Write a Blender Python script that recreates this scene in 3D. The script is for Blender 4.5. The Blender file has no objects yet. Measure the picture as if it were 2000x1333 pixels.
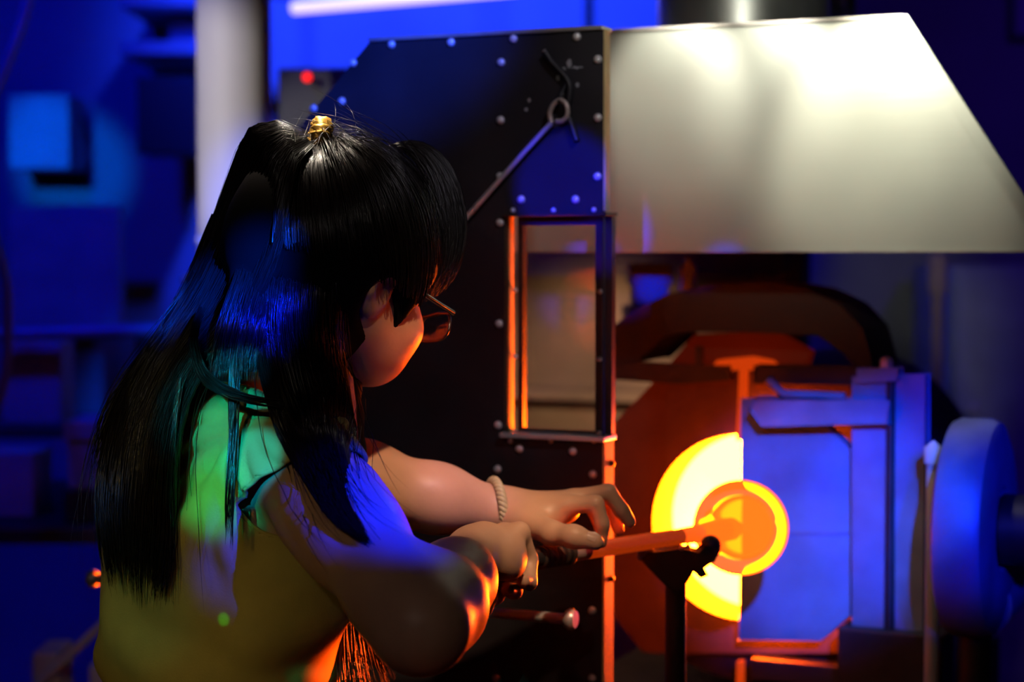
import bpy, math, random
import numpy as np
from mathutils import Vector, Matrix
from mathutils.geometry import tessellate_polygon

random.seed(7)
RNG = np.random.default_rng(11)
scene = bpy.context.scene
COL = scene.collection

# ------------------------------------------------------------------ camera
F_PX = 3600.0
CAM_H = 1.50
PITCH = math.atan(176.5 / F_PX)
cam_data = bpy.data.cameras.new('camera')
cam_data.sensor_width = 36.0
cam_data.lens = F_PX / 2000.0 * 36.0
cam_data.clip_start = 0.05
cam_data.dof.use_dof = True
cam_data.dof.focus_distance = 1.86
cam_data.dof.aperture_fstop = 3.0
cam = bpy.data.objects.new('camera', cam_data)
COL.objects.link(cam)
cam.location = (0, 0, CAM_H)
cam.rotation_euler = (math.pi / 2 - PITCH, 0, 0)
scene.camera = cam

# ------------------------------------------------------------------ view, world
scene.view_settings.view_transform = 'Standard'
scene.view_settings.look = 'None'
scene.view_settings.gamma = 1.0
scene.view_settings.exposure = 0.0
scene.view_settings.use_curve_mapping = False
cy = scene.cycles
cy.max_bounces = 5
cy.diffuse_bounces = 1
cy.glossy_bounces = 2
cy.adaptive_threshold = 0.06
cy.transmission_bounces = 7
cy.transparent_max_bounces = 6
cy.caustics_reflective = False
cy.caustics_refractive = False
world = bpy.data.worlds.new('dim_room')
scene.world = world
world.use_nodes = True
world.node_tree.nodes['Background'].inputs[0].default_value = (0.30, 0.18, 1.0, 1)
world.node_tree.nodes['Background'].inputs[1].default_value = 0.003

FW = Vector((0, math.cos(PITCH), -math.sin(PITCH)))
UP = Vector((0, math.sin(PITCH), math.cos(PITCH)))
CAMP = Vector((0, 0, CAM_H))


def P(px, py, d):
    return CAMP + FW * d + Vector((1, 0, 0)) * ((px - 1000) / F_PX * d) + UP * ((666.5 - py) / F_PX * d)


# machine frame: a = along the shield to the right, b = away behind it, c = height
TH = math.atan(F_PX / 8000.0)
UA = Vector((math.cos(TH), -math.sin(TH), 0))
NB = Vector((math.sin(TH), math.cos(TH), 0))
ORG = P(1185, 490, 2.20)
ORG.z = 0


def L(a, b, c):
    return ORG + UA * a + NB * b + Vector((0, 0, c))


def on(px, py, b):
    """(a, c) where the ray through a photo pixel meets the plane at depth b behind the shield"""
    d = P(px, py, 1.0) - CAMP
    t = ((ORG + NB * b) - CAMP).dot(NB) / d.dot(NB)
    q = CAMP + d * t - ORG
    return q.dot(UA), q.z


# ------------------------------------------------------------------ stage lamps
def spot(name, loc, target, color, power, deg, blend=0.5, radius=0.03):
    l = bpy.data.lights.new(name, 'SPOT')
    l.color = color
    l.energy = power
    l.spot_size = math.radians(deg)
    l.spot_blend = blend
    l.shadow_soft_size = radius
    o = bpy.data.objects.new(name, l)
    COL.objects.link(o)
    o.location = loc
    o.rotation_euler = (Vector(target) - Vector(loc)).to_track_quat('-Z', 'Y').to_euler()
    return o


BLUE = (0.0, 0.03, 1.0)
AZURE = (0.0, 0.16, 1.0)
VIOLET = (0.10, 0.03, 1.0)
WARM = (1.0, 0.86, 0.62)
# warm white work lights above hood and bench, plus added fill lamps
spot('work_or_fill_light', L(0.27, 0.09, 1.82), L(0.28, 0.24, 1.69), (1.0, 0.93, 0.74), 5.0, 74, 0.4, 0.02)
spot('work_or_fill_light', L(0.13, 0.09, 1.825), L(0.13, 0.24, 1.725), (1.0, 0.95, 0.80), 1.7, 62, 0.4, 0.02)
spot('work_or_fill_light', L(0.00, 0.09, 1.825), L(0.00, 0.24, 1.725), (1.0, 0.95, 0.80), 1.7, 62, 0.4, 0.02)
spot('work_or_fill_light', L(0.85, -2.3, 2.35), L(0.17, 0.24, 1.745), (0.98, 1.0, 0.80), 64, 11.8, 0.35, 0.08)  # added fill lamp for the hood face
spot('work_or_fill_light', L(-0.30, 0.10, 1.80), L(-0.10, 0.24, 1.56), (1.0, 0.95, 0.80), 0.9, 70, 0.6, 0.02)  # added lamp for the hood strip seen through the window
spot('work_or_fill_light', (-0.7, -1.2, 2.7), P(1000, 700, 2.1), (1.0, 0.85, 0.75), 12, 30, 0.8, 0.05)  # added front fill over worker and shield
spot('work_or_fill_light', (0.75, 0.15, 3.1), P(890, 580, 2.4), (0.92, 0.84, 1.0), 48, 14, 0.6, 0.05)  # added spot that brings up the rivets on the dark shield
spot('work_or_fill_light', (-0.30, 2.25, 3.2), P(610, 250, 1.93), (1.0, 0.84, 0.66), 800, 5.0, 0.8, 0.04)
spot('work_or_fill_light', (0.40, 0.75, 2.95), P(930, 985, 2.02), (1.0, 0.62, 0.36), 170, 9.5, 0.9, 0.04)
spot('work_or_fill_light', (-1.9, 0.6, 2.5), P(420, 250, 3.2), (1.0, 0.94, 0.92), 300, 9, 0.5, 0.05)
spot('work_or_fill_light', (-1.2, -0.6, 2.4), P(390, 1240, 1.9), (1.0, 0.70, 0.12), 19, 11.5, 0.9, 0.05)
spot('work_or_fill_light', L(-0.50, 0.72, 1.42), L(-0.50, 1.25, 1.22), (1.0, 0.66, 0.40), 8, 60, 0.8, 0.04)  # added lamp that brightens the board behind the window
# blue, cyan and green stage projectors behind and beside the photographer
BLUE = (0.0, 0.008, 1.0)
spot('stage_or_fill_spot', (1.5, -0.2, 2.2), P(668, 1010, 1.78), BLUE, 1700, 3.2, 0.6, 0.02)
spot('stage_or_fill_spot', (0.9, -0.6, 2.5), P(415, 585, 1.9), (0.0, 0.06, 1.0), 6000, 2.0, 0.8, 0.02)
spot('stage_or_fill_spot', (0.9, -0.6, 2.5), P(490, 640, 1.85), BLUE, 4000, 1.6, 0.9, 0.02)
spot('stage_or_fill_spot', (-0.9, -0.9, 2.4), P(400, 800, 1.82), (0.0, 0.80, 0.95), 300, 2.6, 1.0, 0.006)
spot('stage_or_fill_spot', (-0.9, -0.9, 2.4), P(420, 960, 1.82), (0.0, 1.0, 0.45), 250, 2.0, 1.0, 0.006)
spot('stage_or_fill_spot', (-0.2, -0.9, 2.3), P(492, 900, 1.8), (0.0, 0.50, 1.0), 520, 1.5, 0.6, 0.004)
spot('stage_or_fill_spot', (-0.2, -0.9, 2.3), P(470, 730, 1.8), (0.0, 0.45, 1.0), 420, 1.3, 0.6, 0.004)
spot('stage_or_fill_spot', P(600, 1330, 1.85) + Vector((-0.8, -1.6, 0.45)), P(600, 1330, 1.85), (0.0, 0.9, 0.55), 130, 1.5, 0.3, 0.002)
spot('stage_or_fill_spot', P(465, 1212, 1.85) + Vector((-0.42, -0.84, 0.20)), P(465, 1212, 1.85), (0.05, 1.0, 0.05), 9, 1.0, 0.8, 0.001)
spot('stage_or_fill_spot', (-1.6, -0.3, 2.1), P(222, 1000, 1.9), (0.03, 0.30, 1.0), 36, 2.4, 0.9, 0.02)
spot('stage_or_fill_spot', (-1.2, -0.3, 2.1), P(300, 1200, 1.9), (0.03, 0.65, 0.50), 14, 4.0, 0.9, 0.02)
spot('stage_or_fill_spot', (0.3, -0.8, 2.4), P(1570, 1050, 2.6), (0.0, 0.09, 1.0), 1200, 6.2, 0.6, 0.03)
spot('stage_or_fill_spot', (0.6, -0.8, 2.2), P(1800, 1010, 2.6), BLUE, 620, 6.2, 0.4, 0.03)
spot('stage_or_fill_spot', (-0.6, -0.6, 2.3), P(1095, 350, 2.2), BLUE, 900, 2.6, 0.4, 0.01)
spot('stage_or_fill_spot', (0.7, -0.6, 2.6), P(700, 180, 2.5), (0.0, 0.06, 1.0), 1300, 6, 0.9, 0.03)
spot('stage_or_fill_spot', (0.5, 0.4, 3.0), P(905, 955, 2.05), (0.45, 0.16, 1.0), 60, 3.6, 0.9, 0.02)
spot('stage_or_fill_spot', (-1.6, 0.5, 2.7), (P(95, 290, 4.6).x, 4.6, P(95, 290, 4.6).z), AZURE, 700, 4.5, 0.6, 0.03)
spot('stage_or_fill_spot', (0.12, -0.4, 1.72), P(1112, 580, 3.3), (0.03, 0.02, 1.0), 700, 1.7, 0.9, 0.01)
spot('stage_or_fill_spot', (0.5, -0.4, 1.68), P(1272, 560, 3.0), (0.0, 0.03, 1.0), 420, 1.2, 0.8, 0.01)
# orange-red spots added for the furnace glow that the shield blocks
spot('stage_or_fill_spot', (1.35, 2.24, 1.0), P(770, 690, 1.97), (1.0, 0.10, 0.006), 32, 8.0, 0.7, 0.03)
spot('stage_or_fill_spot', (1.35, 2.10, 0.96), P(790, 1300, 1.95), (1.0, 0.07, 0.004), 620, 3.2, 0.7, 0.02)
# blue wash over the back of the hall
spot('wash_light', (-1.3, 2.4, 3.2), (-1.2, 4.7, 1.7), BLUE, 165, 90, 0.9, 0.1)
spot('wash_light', (-0.1, 3.0, 3.2), (-0.15, 4.8, 2.1), (0.012, 0.045, 1.0), 1000, 50, 0.8, 0.1)
spot('wash_light', (1.9, 2.4, 3.1), (1.6, 4.6, 1.4), (0.10, 0.01, 1.0), 34, 70, 0.9, 0.1)

# ------------------------------------------------------------------ materials
MATS = {}


def mat(name, color, rough=0.6, metal=0.0, emit=None, estr=0.0, noise=0.0, nscale=20.0, bump=0.0, bscale=60.0, spec=0.5, **kw):
    m = bpy.data.materials.new(name)
    m.use_nodes = True
    nt = m.node_tree
    b = nt.nodes['Principled BSDF']
    b.inputs['Base Color'].default_value = (*color, 1)
    b.inputs['Roughness'].default_value = rough
    b.inputs['Metallic'].default_value = metal
    b.inputs['Specular IOR Level'].default_value = spec
    tc = nt.nodes.new('ShaderNodeTexCoord')
    if noise:
        n = nt.nodes.new('ShaderNodeTexNoise')
        n.inputs['Scale'].default_value = nscale
        n.inputs['Detail'].default_value = 5
        nt.links.new(tc.outputs['Object'], n.inputs['Vector'])
        r = nt.nodes.new('ShaderNodeMapRange')
        r.inputs[1].default_value = 0.3
        r.inputs[2].default_value = 0.7
        r.inputs[3].default_value = 1 - noise
        r.inputs[4].default_value = 1 + noise
        nt.links.new(n.outputs['Fac'], r.inputs[0])
        mx = nt.nodes.new('ShaderNodeVectorMath')
        mx.operation = 'SCALE'
        mx.inputs[0].default_value = color
        nt.links.new(r.outputs[0], mx.inputs['Scale'])
        nt.links.new(mx.outputs[0], b.inputs['Base Color'])
        rr = nt.nodes.new('ShaderNodeMapRange')
        rr.inputs[3].default_value = max(0.03, rough - 0.12)
        rr.inputs[4].default_value = min(1, rough + 0.12)
        nt.links.new(n.outputs['Fac'], rr.inputs[0])
        nt.links.new(rr.outputs[0], b.inputs['Roughness'])
    if bump:
        n2 = nt.nodes.new('ShaderNodeTexNoise')
        n2.inputs['Scale'].default_value = bscale
        n2.inputs['Detail'].default_value = 4
        nt.links.new(tc.outputs['Object'], n2.inputs['Vector'])
        bp = nt.nodes.new('ShaderNodeBump')
        bp.inputs['Strength'].default_value = bump
        bp.inputs['Distance'].default_value = 0.004
        nt.links.new(n2.outputs['Fac'], bp.inputs['Height'])
        nt.links.new(bp.outputs[0], b.inputs['Normal'])
    if emit:
        b.inputs['Emission Color'].default_value = (*emit, 1)
        b.inputs['Emission Strength'].default_value = estr
    for k, v in kw.items():
        b.inputs[k].default_value = v
    MATS[name] = m
    return m


mat('shield_black', (0.020, 0.018, 0.022), 0.55, 0.0, noise=0.25, nscale=9, bump=0.05, bscale=90, spec=0.35)
mat('rivet_steel', (0.80, 0.78, 0.76), 0.3, 0.35)
mat('edge_steel', (0.55, 0.52, 0.48), 0.45, 0.7, noise=0.15, nscale=30)
mat('dark_steel', (0.035, 0.030, 0.030), 0.5, 0.4, noise=0.3, nscale=14)
mat('black_frame', (0.012, 0.011, 0.013), 0.5, 0.0, noise=0.2, nscale=20)
mat('bright_steel', (0.70, 0.71, 0.72), 0.3, 0.5, noise=0.08, nscale=30)
mat('wall_paint', (0.22, 0.22, 0.26), 0.85, noise=0.15, nscale=3, bump=0.1)
mat('dark_wall', (0.10, 0.10, 0.12), 0.85, noise=0.25, nscale=2.5, bump=0.1)
mat('floor_concrete', (0.10, 0.095, 0.09), 0.8, noise=0.25, nscale=3, bump=0.15)
mat('column_paint', (0.50, 0.48, 0.45), 0.6, noise=0.05, nscale=8, bump=0.04)
mat('brown_board', (0.30, 0.20, 0.13), 0.7, noise=0.25, nscale=6)
mat('rust_glow_plate', (0.12, 0.05, 0.03), 0.75, 0.0, noise=0.45, nscale=9, bump=0.15, emit=(1.0, 0.035, 0.002), estr=0.03)  # red emission stands in for furnace light bounced onto the plate
mat('flange_steel', (0.60, 0.46, 0.20), 0.6, 0.0, noise=0.15, nscale=30)
mat('refractory_dim_glow', (0.10, 0.035, 0.02), 0.9, emit=(1.0, 0.04, 0.002), estr=0.05)  # dim emission put in for leaked furnace light
mat('door_plate', (0.17, 0.26, 0.36), 0.6, 0.2, noise=0.35, nscale=7, bump=0.1)
mat('arch_steel', (0.035, 0.022, 0.016), 0.7, 0.2, noise=0.3, nscale=8, bump=0.1)
mat('post_steel', (0.20, 0.24, 0.32), 0.5, 0.3, noise=0.2, nscale=15)
mat('refractory_leak_glow', (0.12, 0.04, 0.02), 0.9, emit=(1.0, 0.07, 0.003), estr=0.55)  # emission stands in for furnace light leaking at gap and seam
mat('firebox', (0.6, 0.4, 0.25), 0.9, emit=(1.0, 0.090, 0.0011), estr=520.0)
mat('throat', (0.10, 0.055, 0.03), 0.9, noise=0.2, nscale=25)
mat('yoke_iron', (0.040, 0.030, 0.026), 0.6, 0.6, noise=0.3, nscale=30)
mat('pipe_steel', (0.55, 0.45, 0.38), 0.38, 0.35, noise=0.12, nscale=60)
mat('box_grey', (0.36, 0.35, 0.33), 0.8, noise=0.15, nscale=10)
mat('box_tan', (0.42, 0.30, 0.20), 0.8, noise=0.15, nscale=10)
mat('box_blue', (0.30, 0.32, 0.42), 0.7, noise=0.15, nscale=10)
mat('black_plastic', (0.012, 0.012, 0.014), 0.5)
mat('red_led', (0.3, 0, 0), 0.4, emit=(1.0, 0.01, 0.005), estr=2.2)
mat('tube_light', (1, 1, 1), 0.4, emit=(0.66, 0.50, 1.0), estr=1.5)
mat('cable_rubber', (0.10, 0.10, 0.12), 0.5)
mat('zinc_duct', (0.55, 0.55, 0.55), 0.35, 0.8, noise=0.12, nscale=12)


def thin_glass(name, tint, refl=0.06):
    m = bpy.data.materials.new(name)
    m.use_nodes = True
    nt = m.node_tree
    nt.nodes.clear()
    o = nt.nodes.new('ShaderNodeOutputMaterial')
    t = nt.nodes.new('ShaderNodeBsdfTransparent')
    t.inputs[0].default_value = (*tint, 1)
    g = nt.nodes.new('ShaderNodeBsdfGlossy')
    g.inputs['Roughness'].default_value = 0.05
    mx = nt.nodes.new('ShaderNodeMixShader')
    mx.inputs[0].default_value = refl
    nt.links.new(t.outputs[0], mx.inputs[1])
    nt.links.new(g.outputs[0], mx.inputs[2])
    nt.links.new(mx.outputs[0], o.inputs['Surface'])
    MATS[name] = m


mat('hot_steel', (0.4, 0.25, 0.18), 0.5, 0.3, emit=(1.0, 0.11, 0.006), estr=1.1)
mat('warm_steel', (0.22, 0.13, 0.08), 0.42, 0.4, emit=(1.0, 0.075, 0.003), estr=0.30)
thin_glass('pane_glass', (0.93, 0.94, 0.92))


def hood_mat():
    m = mat('hood_sheet', (0.55, 0.58, 0.52), 0.42, 0.45, noise=0.10, nscale=3.0)
    nt = m.node_tree
    b = nt.nodes['Principled BSDF']
    tc = nt.nodes.new('ShaderNodeTexCoord')
    mp = nt.nodes.new('ShaderNodeMapping')
    mp.inputs['Scale'].default_value = (2, 2, 260)
    n = nt.nodes.new('ShaderNodeTexNoise')
    n.inputs['Scale'].default_value = 1.0
    n.inputs['Detail'].default_value = 6
    nt.links.new(tc.outputs['Object'], mp.inputs[0])
    nt.links.new(mp.outputs[0], n.inputs['Vector'])
    n2 = nt.nodes.new('ShaderNodeTexNoise')
    n2.inputs['Scale'].default_value = 2.2
    nt.links.new(tc.outputs['Object'], n2.inputs['Vector'])
    bp = nt.nodes.new('ShaderNodeBump')
    bp.inputs['Strength'].default_value = 0.08
    bp.inputs['Distance'].default_value = 0.002
    nt.links.new(n.outputs['Fac'], bp.inputs['Height'])
    bp2 = nt.nodes.new('ShaderNodeBump')
    bp2.inputs['Strength'].default_value = 0.5
    bp2.inputs['Distance'].default_value = 0.03
    nt.links.new(n2.outputs['Fac'], bp2.inputs['Height'])
    nt.links.new(bp.outputs[0], bp2.inputs['Normal'])
    nt.links.new(bp2.outputs[0], b.inputs['Normal'])


hood_mat()


# ------------------------------------------------------------------ mesh helpers
class MB:
    def __init__(self):
        self.v = []
        self.f = []

    def add(self, v, f):
        o = len(self.v)
        self.v += [tuple(q) for q in v]
        self.f += [tuple(i + o for i in q) for q in f]
        return self

    def hexa(self, p):  # 8 corners: bottom ring 0-3, top ring 4-7
        return self.add(p, [(3, 2, 1, 0), (4, 5, 6, 7), (0, 1, 5, 4), (1, 2, 6, 5), (2, 3, 7, 6), (3, 0, 4, 7)])

    def box(self, a0, a1, b0, b1, c0, c1, fr=None):
        fr = fr or (lambda a, b, c: Vector((a, b, c)))
        return self.hexa([fr(a0, b0, c0), fr(a1, b0, c0), fr(a1, b1, c0), fr(a0, b1, c0),
                          fr(a0, b0, c1), fr(a1, b0, c1), fr(a1, b1, c1), fr(a0, b1, c1)])

    def prism(self, outer, b0, b1, fr=None, hole=None):
        """polygon in the (a, c) plane, optionally with a hole, extruded from b0 to b1"""
        fr = fr or L
        loops = [list(outer)] + ([list(hole)] if hole else [])
        flat = [q for l in loops for q in l]
        tris = tessellate_polygon([[Vector((q[0], q[1], 0)) for q in l] for l in loops])
        n = len(flat)
        v = [fr(q[0], b0, q[1]) for q in flat] + [fr(q[0], b1, q[1]) for q in flat]
        f = []
        for t in tris:
            f.append((t[0], t[1], t[2]))
            f.append((t[2] + n, t[1] + n, t[0] + n))
        o = 0
        for l in loops:
            k = len(l)
            for i in range(k):
                j = (i + 1) % k
                f.append((o + i, o + j, o + j + n, o + i + n))
            o += k
        return self.add(v, f)

    def tube(self, pts, rad, sides=12, caps=True):
        pts = [Vector(q) for q in pts]
        n = len(pts)
        if not hasattr(rad, '__len__'):
            rad = [rad] * n
        v, f = [], []
        t0 = (pts[1] - pts[0]).normalized()
        ref = Vector((0, 0, 1)) if abs(t0.z) < 0.9 else Vector((1, 0, 0))
        x = t0.cross(ref).normalized()
        for i in range(n):
            t = (pts[min(i + 1, n - 1)] - pts[max(i - 1, 0)]).normalized()
            x = (x - t * x.dot(t)).normalized()
            y = t.cross(x)
            for k in range(sides):
                an = 2 * math.pi * k / sides
                v.append(pts[i] + (x * math.cos(an) + y * math.sin(an)) * rad[i])
        for i in range(n - 1):
            for k in range(sides):
                k2 = (k + 1) % sides
                f.append((i * sides + k, i * sides + k2, (i + 1) * sides + k2, (i + 1) * sides + k))
        if caps:
            f.append(tuple(range(sides))[::-1])
            f.append(tuple((n - 1) * sides + k for k in range(sides)))
        return self.add(v, f)

    def lathe(self, prof, base, axis, sides=32, ref=None):
        """prof: list of (radius, along)"""
        axis = Vector(axis).normalized()
        ref = ref or (Vector((0, 0, 1)) if abs(axis.z) < 0.9 else Vector((1, 0, 0)))
        x = axis.cross(ref).normalized()
        y = axis.cross(x)
        v, f = [], []
        for r, h in prof:
            for k in range(sides):
                an = 2 * math.pi * k / sides
                v.append(Vector(base) + axis * h + (x * math.cos(an) + y * math.sin(an)) * max(r, 1e-5))
        for i in range(len(prof) - 1):
            for k in range(sides):
                k2 = (k + 1) % sides
                f.append((i * sides + k, i * sides + k2, (i + 1) * sides + k2, (i + 1) * sides + k))
        return self.add(v, f)

    def ball(self, c, r, sides=12, rings=8):
        prof = [(r * math.sin(math.pi * i / rings), -r * math.cos(math.pi * i / rings)) for i in range(rings + 1)]
        return self.lathe(prof, c, (0, 0, 1), sides)


def T(loc):
    return Matrix.Translation(Vector(loc))


def link(o, parent=None):
    COL.objects.link(o)
    if parent:
        o.parent = parent
        o.matrix_parent_inverse = INV[parent.name]
    return o


INV = {}


def thing(name, label, cat, loc, group=None):
    o = bpy.data.objects.new(name, None)
    o.empty_display_size = 0.05
    o.location = loc
    COL.objects.link(o)
    INV[o.name] = T(loc).inverted()
    o['label'] = label
    o['category'] = cat
    if group:
        o['group'] = group
    return o


def mesh_from(name, v, f):
    me = bpy.data.meshes.new(name)
    me.from_pydata([tuple(q) for q in v], [], f)
    me.validate()
    me.update()
    return me


def part(name, mb, m, parent=None, smooth=None, bevel=0.0, label=None):
    me = mesh_from(name, mb.v, mb.f)
    me.materials.append(MATS[m])
    o = bpy.data.objects.new(name, me)
    link(o, parent)
    INV[o.name] = Matrix.Identity(4)
    if smooth is not None:
        me.polygons.foreach_set('use_smooth', [True] * len(me.polygons))
        if smooth < 180:
            try:
                me.set_sharp_from_angle(angle=math.radians(smooth))
            except Exception:
                pass
    if bevel:
        bv = o.modifiers.new('bevel', 'BEVEL')
        bv.width = bevel
        bv.segments = 2
        bv.limit_method = 'ANGLE'
    if label:
        o['label'] = label
    return o


def single(name, mb, m, label, cat, smooth=None, bevel=0.0, group=None):
    o = part(name, mb, m, None, smooth, bevel)
    o['label'] = label
    o['category'] = cat
    if group:
        o['group'] = group
    return o


def struct(name, mb, m, smooth=None):
    o = part(name, mb, m, None, smooth)
    o['kind'] = 'structure'
    return o


def placed(name, me, loc, parent, label=None):
    """a copy sharing mesh data, put at a world position"""
    o = bpy.data.objects.new(name, me)
    link(o, parent)
    o.location = loc
    return o


def cr(pts, n=8):
    """Catmull-Rom through control points (tuples of any length)"""
    a = np.array([tuple(q) for q in pts], float)
    a = np.vstack([2 * a[0] - a[1], a, 2 * a[-1] - a[-2]])
    out = []
    for i in range(1, len(a) - 2):
        p0, p1, p2, p3 = a[i - 1:i + 3]
        for k in range(n):
            t = k / n
            out.append(0.5 * (2 * p1 + (p2 - p0) * t + (2 * p0 - 5 * p1 + 4 * p2 - p3) * t * t + (3 * p1 - p0 - 3 * p2 + p3) * t ** 3))
    out.append(a[-2])
    return np.array(out)

# ================================================================== the room
struct('floor', MB().box(-3.2, 3.2, -2.5, 4.9, -0.1, 0.0), 'floor_concrete')
struct('wall_back', MB().box(-3.2, 3.2, 4.8, 4.9, 0.0, 3.4), 'wall_paint')
struct('wall_left', MB().box(-3.3, -3.2, -2.5, 4.9, 0.0, 3.4), 'dark_wall')
struct('wall_right', MB().box(3.2, 3.3, -2.5, 4.9, 0.0, 3.4), 'dark_wall')
struct('wall_front', MB().box(-3.3, 3.3, -2.6, -2.5, 0.0, 3.4), 'dark_wall')
struct('ceiling', MB().box(-3.3, 3.3, -2.6, 4.9, 3.4, 3.5), 'dark_wall')

# ================================================================== heat shield
def pix(pts, b):
    return [on(x, y, b) for x, y in pts]


shield = thing('heat_shield', 'tall black riveted heat shield with a narrow viewing window', 'heat shield', L(-0.3, 0.0, 0.0))
tl, tr = on(722, 82, 0), on(1179, 58, 0)
ch = on(560, 279, 0)
right_a = tr[0]
top_c = tr[1]
BOT = 0.14
outer = [(ch[0], BOT), (right_a, BOT), (right_a, top_c), (tl[0], top_c), (ch[0], ch[1])]
w0, w1 = on(991, 423, 0), on(1184, 853, 0)
hole = [(w0[0], w1[1]), (w1[0] - 0.004, w1[1]), (w1[0] - 0.004, w0[1]), (w0[0], w0[1])]
wa0, wa1, wc0, wc1 = w0[0], w1[0] - 0.004, w1[1], w0[1]
sheet = MB().prism([(ch[0], BOT), (wa0, BOT), (wa0, top_c), (tl[0], top_c), (ch[0], ch[1])], 0.0, 0.006)
sheet.box(wa0, right_a, 0.0, 0.006, BOT, wc0, L).box(wa0, right_a, 0.0, 0.006, wc1, top_c, L).box(wa1, right_a, 0.0, 0.006, wc0, wc1, L)
part('sheet', sheet, 'shield_black', shield)
# folded top edge catching the light
part('top_edge', MB().box(tl[0], right_a, -0.004, 0.028, top_c, top_c + 0.005, L), 'edge_steel', shield, bevel=0.001)
# side flange, in the heat of the glory hole below
part('side_flange', MB().box(right_a, right_a + 0.003, 0.0, 0.014, w0[1] + 0.006, top_c, L), 'flange_steel', shield)
part('side_flange', MB().box(right_a, right_a + 0.003, 0.0, 0.030, BOT, w1[1] - 0.008, L), 'flange_steel', shield)
for py in (905, 1130):
    c = on(1186, py, 0.02)
    part('flange_bolt', MB().lathe([(0, 0.006), (0.003, 0.005), (0.004, 0.0)], L(right_a + 0.003, 0.018, c[1]), UA, 10), 'dark_steel', shield, smooth=60)
for a in (ch[0] + 0.05, right_a - 0.06):
    ft = part('foot', MB().box(a - 0.02, a + 0.02, -0.16, 0.20, 0.05, 0.09, L).box(a - 0.02, a + 0.02, 0.006, 0.03, 0.09, 0.45, L), 'dark_steel', shield, bevel=0.003)
    for b in (-0.12, 0.16):
        part('caster', MB().lathe([(0, -0.012), (0.025, -0.012), (0.025, 0.012), (0, 0.012)], L(a, b, 0.025), UA, 20), 'black_plastic', ft, smooth=40)

# window: jambs, sill, black frame, pane
wf = 0.018
fo, fi = ((w0[0] + 0.006, w1[1]), (w1[0], w0[1])), (on(1021, 838, wf), on(1163, 440, wf))
wfm = MB().box(fo[0][0], fi[0][0], wf, wf + 0.012, fo[0][1], fo[1][1], L).box(fi[1][0], fo[1][0], wf, wf + 0.012, fo[0][1], fo[1][1], L)
wfm.box(fi[0][0], fi[1][0], wf, wf + 0.012, fo[0][1], fi[0][1], L).box(fi[0][0], fi[1][0], wf, wf + 0.012, fi[1][1], fo[1][1], L)
part('window_frame', wfm, 'black_frame', shield)
part('jamb', MB().box(w0[0] - 0.004, w0[0], 0.0, 0.020, w1[1], w0[1], L), 'flange_steel', shield)
part('sill', MB().box(w0[0] - 0.006, w1[0] + 0.002, -0.012, 0.030, w1[1] - 0.006, w1[1], L), 'bright_steel', shield, bevel=0.001)
part('head_rail', MB().box(w0[0] - 0.004, w1[0] + 0.002, -0.008, 0.030, w0[1], w0[1] + 0.004, L), 'dark_steel', shield)
g0, g1 = on(1021, 440, wf), on(1163, 838, wf)
part('window_pane', MB().box(g0[0] - 0.004, g1[0] + 0.004, wf + 0.013, wf + 0.016, g1[1] - 0.004, g0[1] + 0.004, L), 'pane_glass', shield)

# rivets, each one a part
def dome(r, h, m, sides=14):
    mb = MB().lathe([(r, 0.0), (r * 0.97, h * 0.35), (r * 0.75, h * 0.75), (r * 0.4, h * 0.97), (0, h)], (0, 0, 0), -NB, sides)
    me = mesh_from('rivet', mb.v, mb.f)
    me.materials.append(MATS[m])
    me.polygons.foreach_set('use_smooth', [True] * len(me.polygons))
    return me


rivet_me = dome(0.0052, 0.0045, 'rivet_steel')
screw_me = dome(0.0032, 0.0028, 'rivet_steel')
for px, py in [(765, 87), (881, 83), (1003, 76), (1127, 72), (690, 123), (668, 198), (613, 212), (979, 122), (978, 235), (977, 345), (977, 435),
               (975, 633), (973, 831), (972, 917), (1168, 116), (1168, 230), (1167, 345), (1158, 927), (1157, 1193), (1157, 1325),
               (1018, 390), (1124, 390), (1015, 877), (1119, 882), (970, 1325), (790, 123), (860, 300), (930, 1000), (880, 700), (880, 1200)][:25]:
    a, c = on(px, py, 0)
    placed('rivet', rivet_me, L(a, 0, c), shield)
for px, py in [(1002, 411), (1081, 411), (1160, 410), (997, 862), (1076, 862), (1160, 862), (1065, 102), (1098, 184)]:
    a, c = on(px, py, 0)
    placed('screw', screw_me, L(a, 0, c), shield)
for px, py in [(1007, 567), (1172, 570), (1007, 697), (1171, 702), (1170, 846)]:
    a, c = on(px, py, wf)
    placed('screw', screw_me, L(a, wf, c), shield)

# rails on the shield, behind the worker
def P_on(px, py, b):
    a, c = on(px, py, b)
    return L(a, b, c)


RB = -0.10
r0, r1 = P_on(185, 1131, RB), P_on(1112, 1210, RB)
bar = part('rail', MB().tube([r0, r1], 0.0062, 14), 'bright_steel', shield, smooth=60)
for end, sgn in ((r1, 1), (r0, -1)):
    part('rail_knob', MB().lathe([(0, -0.004), (0.010, -0.004), (0.0125, 0.0), (0.0125, 0.004), (0.010, 0.008), (0, 0.008)], end, UA * sgn, 20), 'bright_steel', bar, smooth=50)
for a in (ch[0] + 0.06, on(800, 1180, 0)[0]):
    c = r0.z + (r1.z - r0.z) * ((a - (r0 - ORG).dot(UA)) / ((r1 - r0).dot(UA)))
    part('bracket', MB().tube([L(a, 0.0, c), L(a, RB, c)], 0.005, 10), 'dark_steel', bar, smooth=60)
t0, t1 = P_on(560, 1081, -0.06), P_on(925, 1099, -0.06)
ub = part('tube_rail', MB().tube([t0, t1], 0.0125, 16), 'bright_steel', shield, smooth=60)
for s in (0.12, 0.88):
    q = t0.lerp(t1, s)
    part('bracket', MB().tube([q, q + NB * 0.062], 0.006, 10), 'dark_steel', ub, smooth=60)

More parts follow.
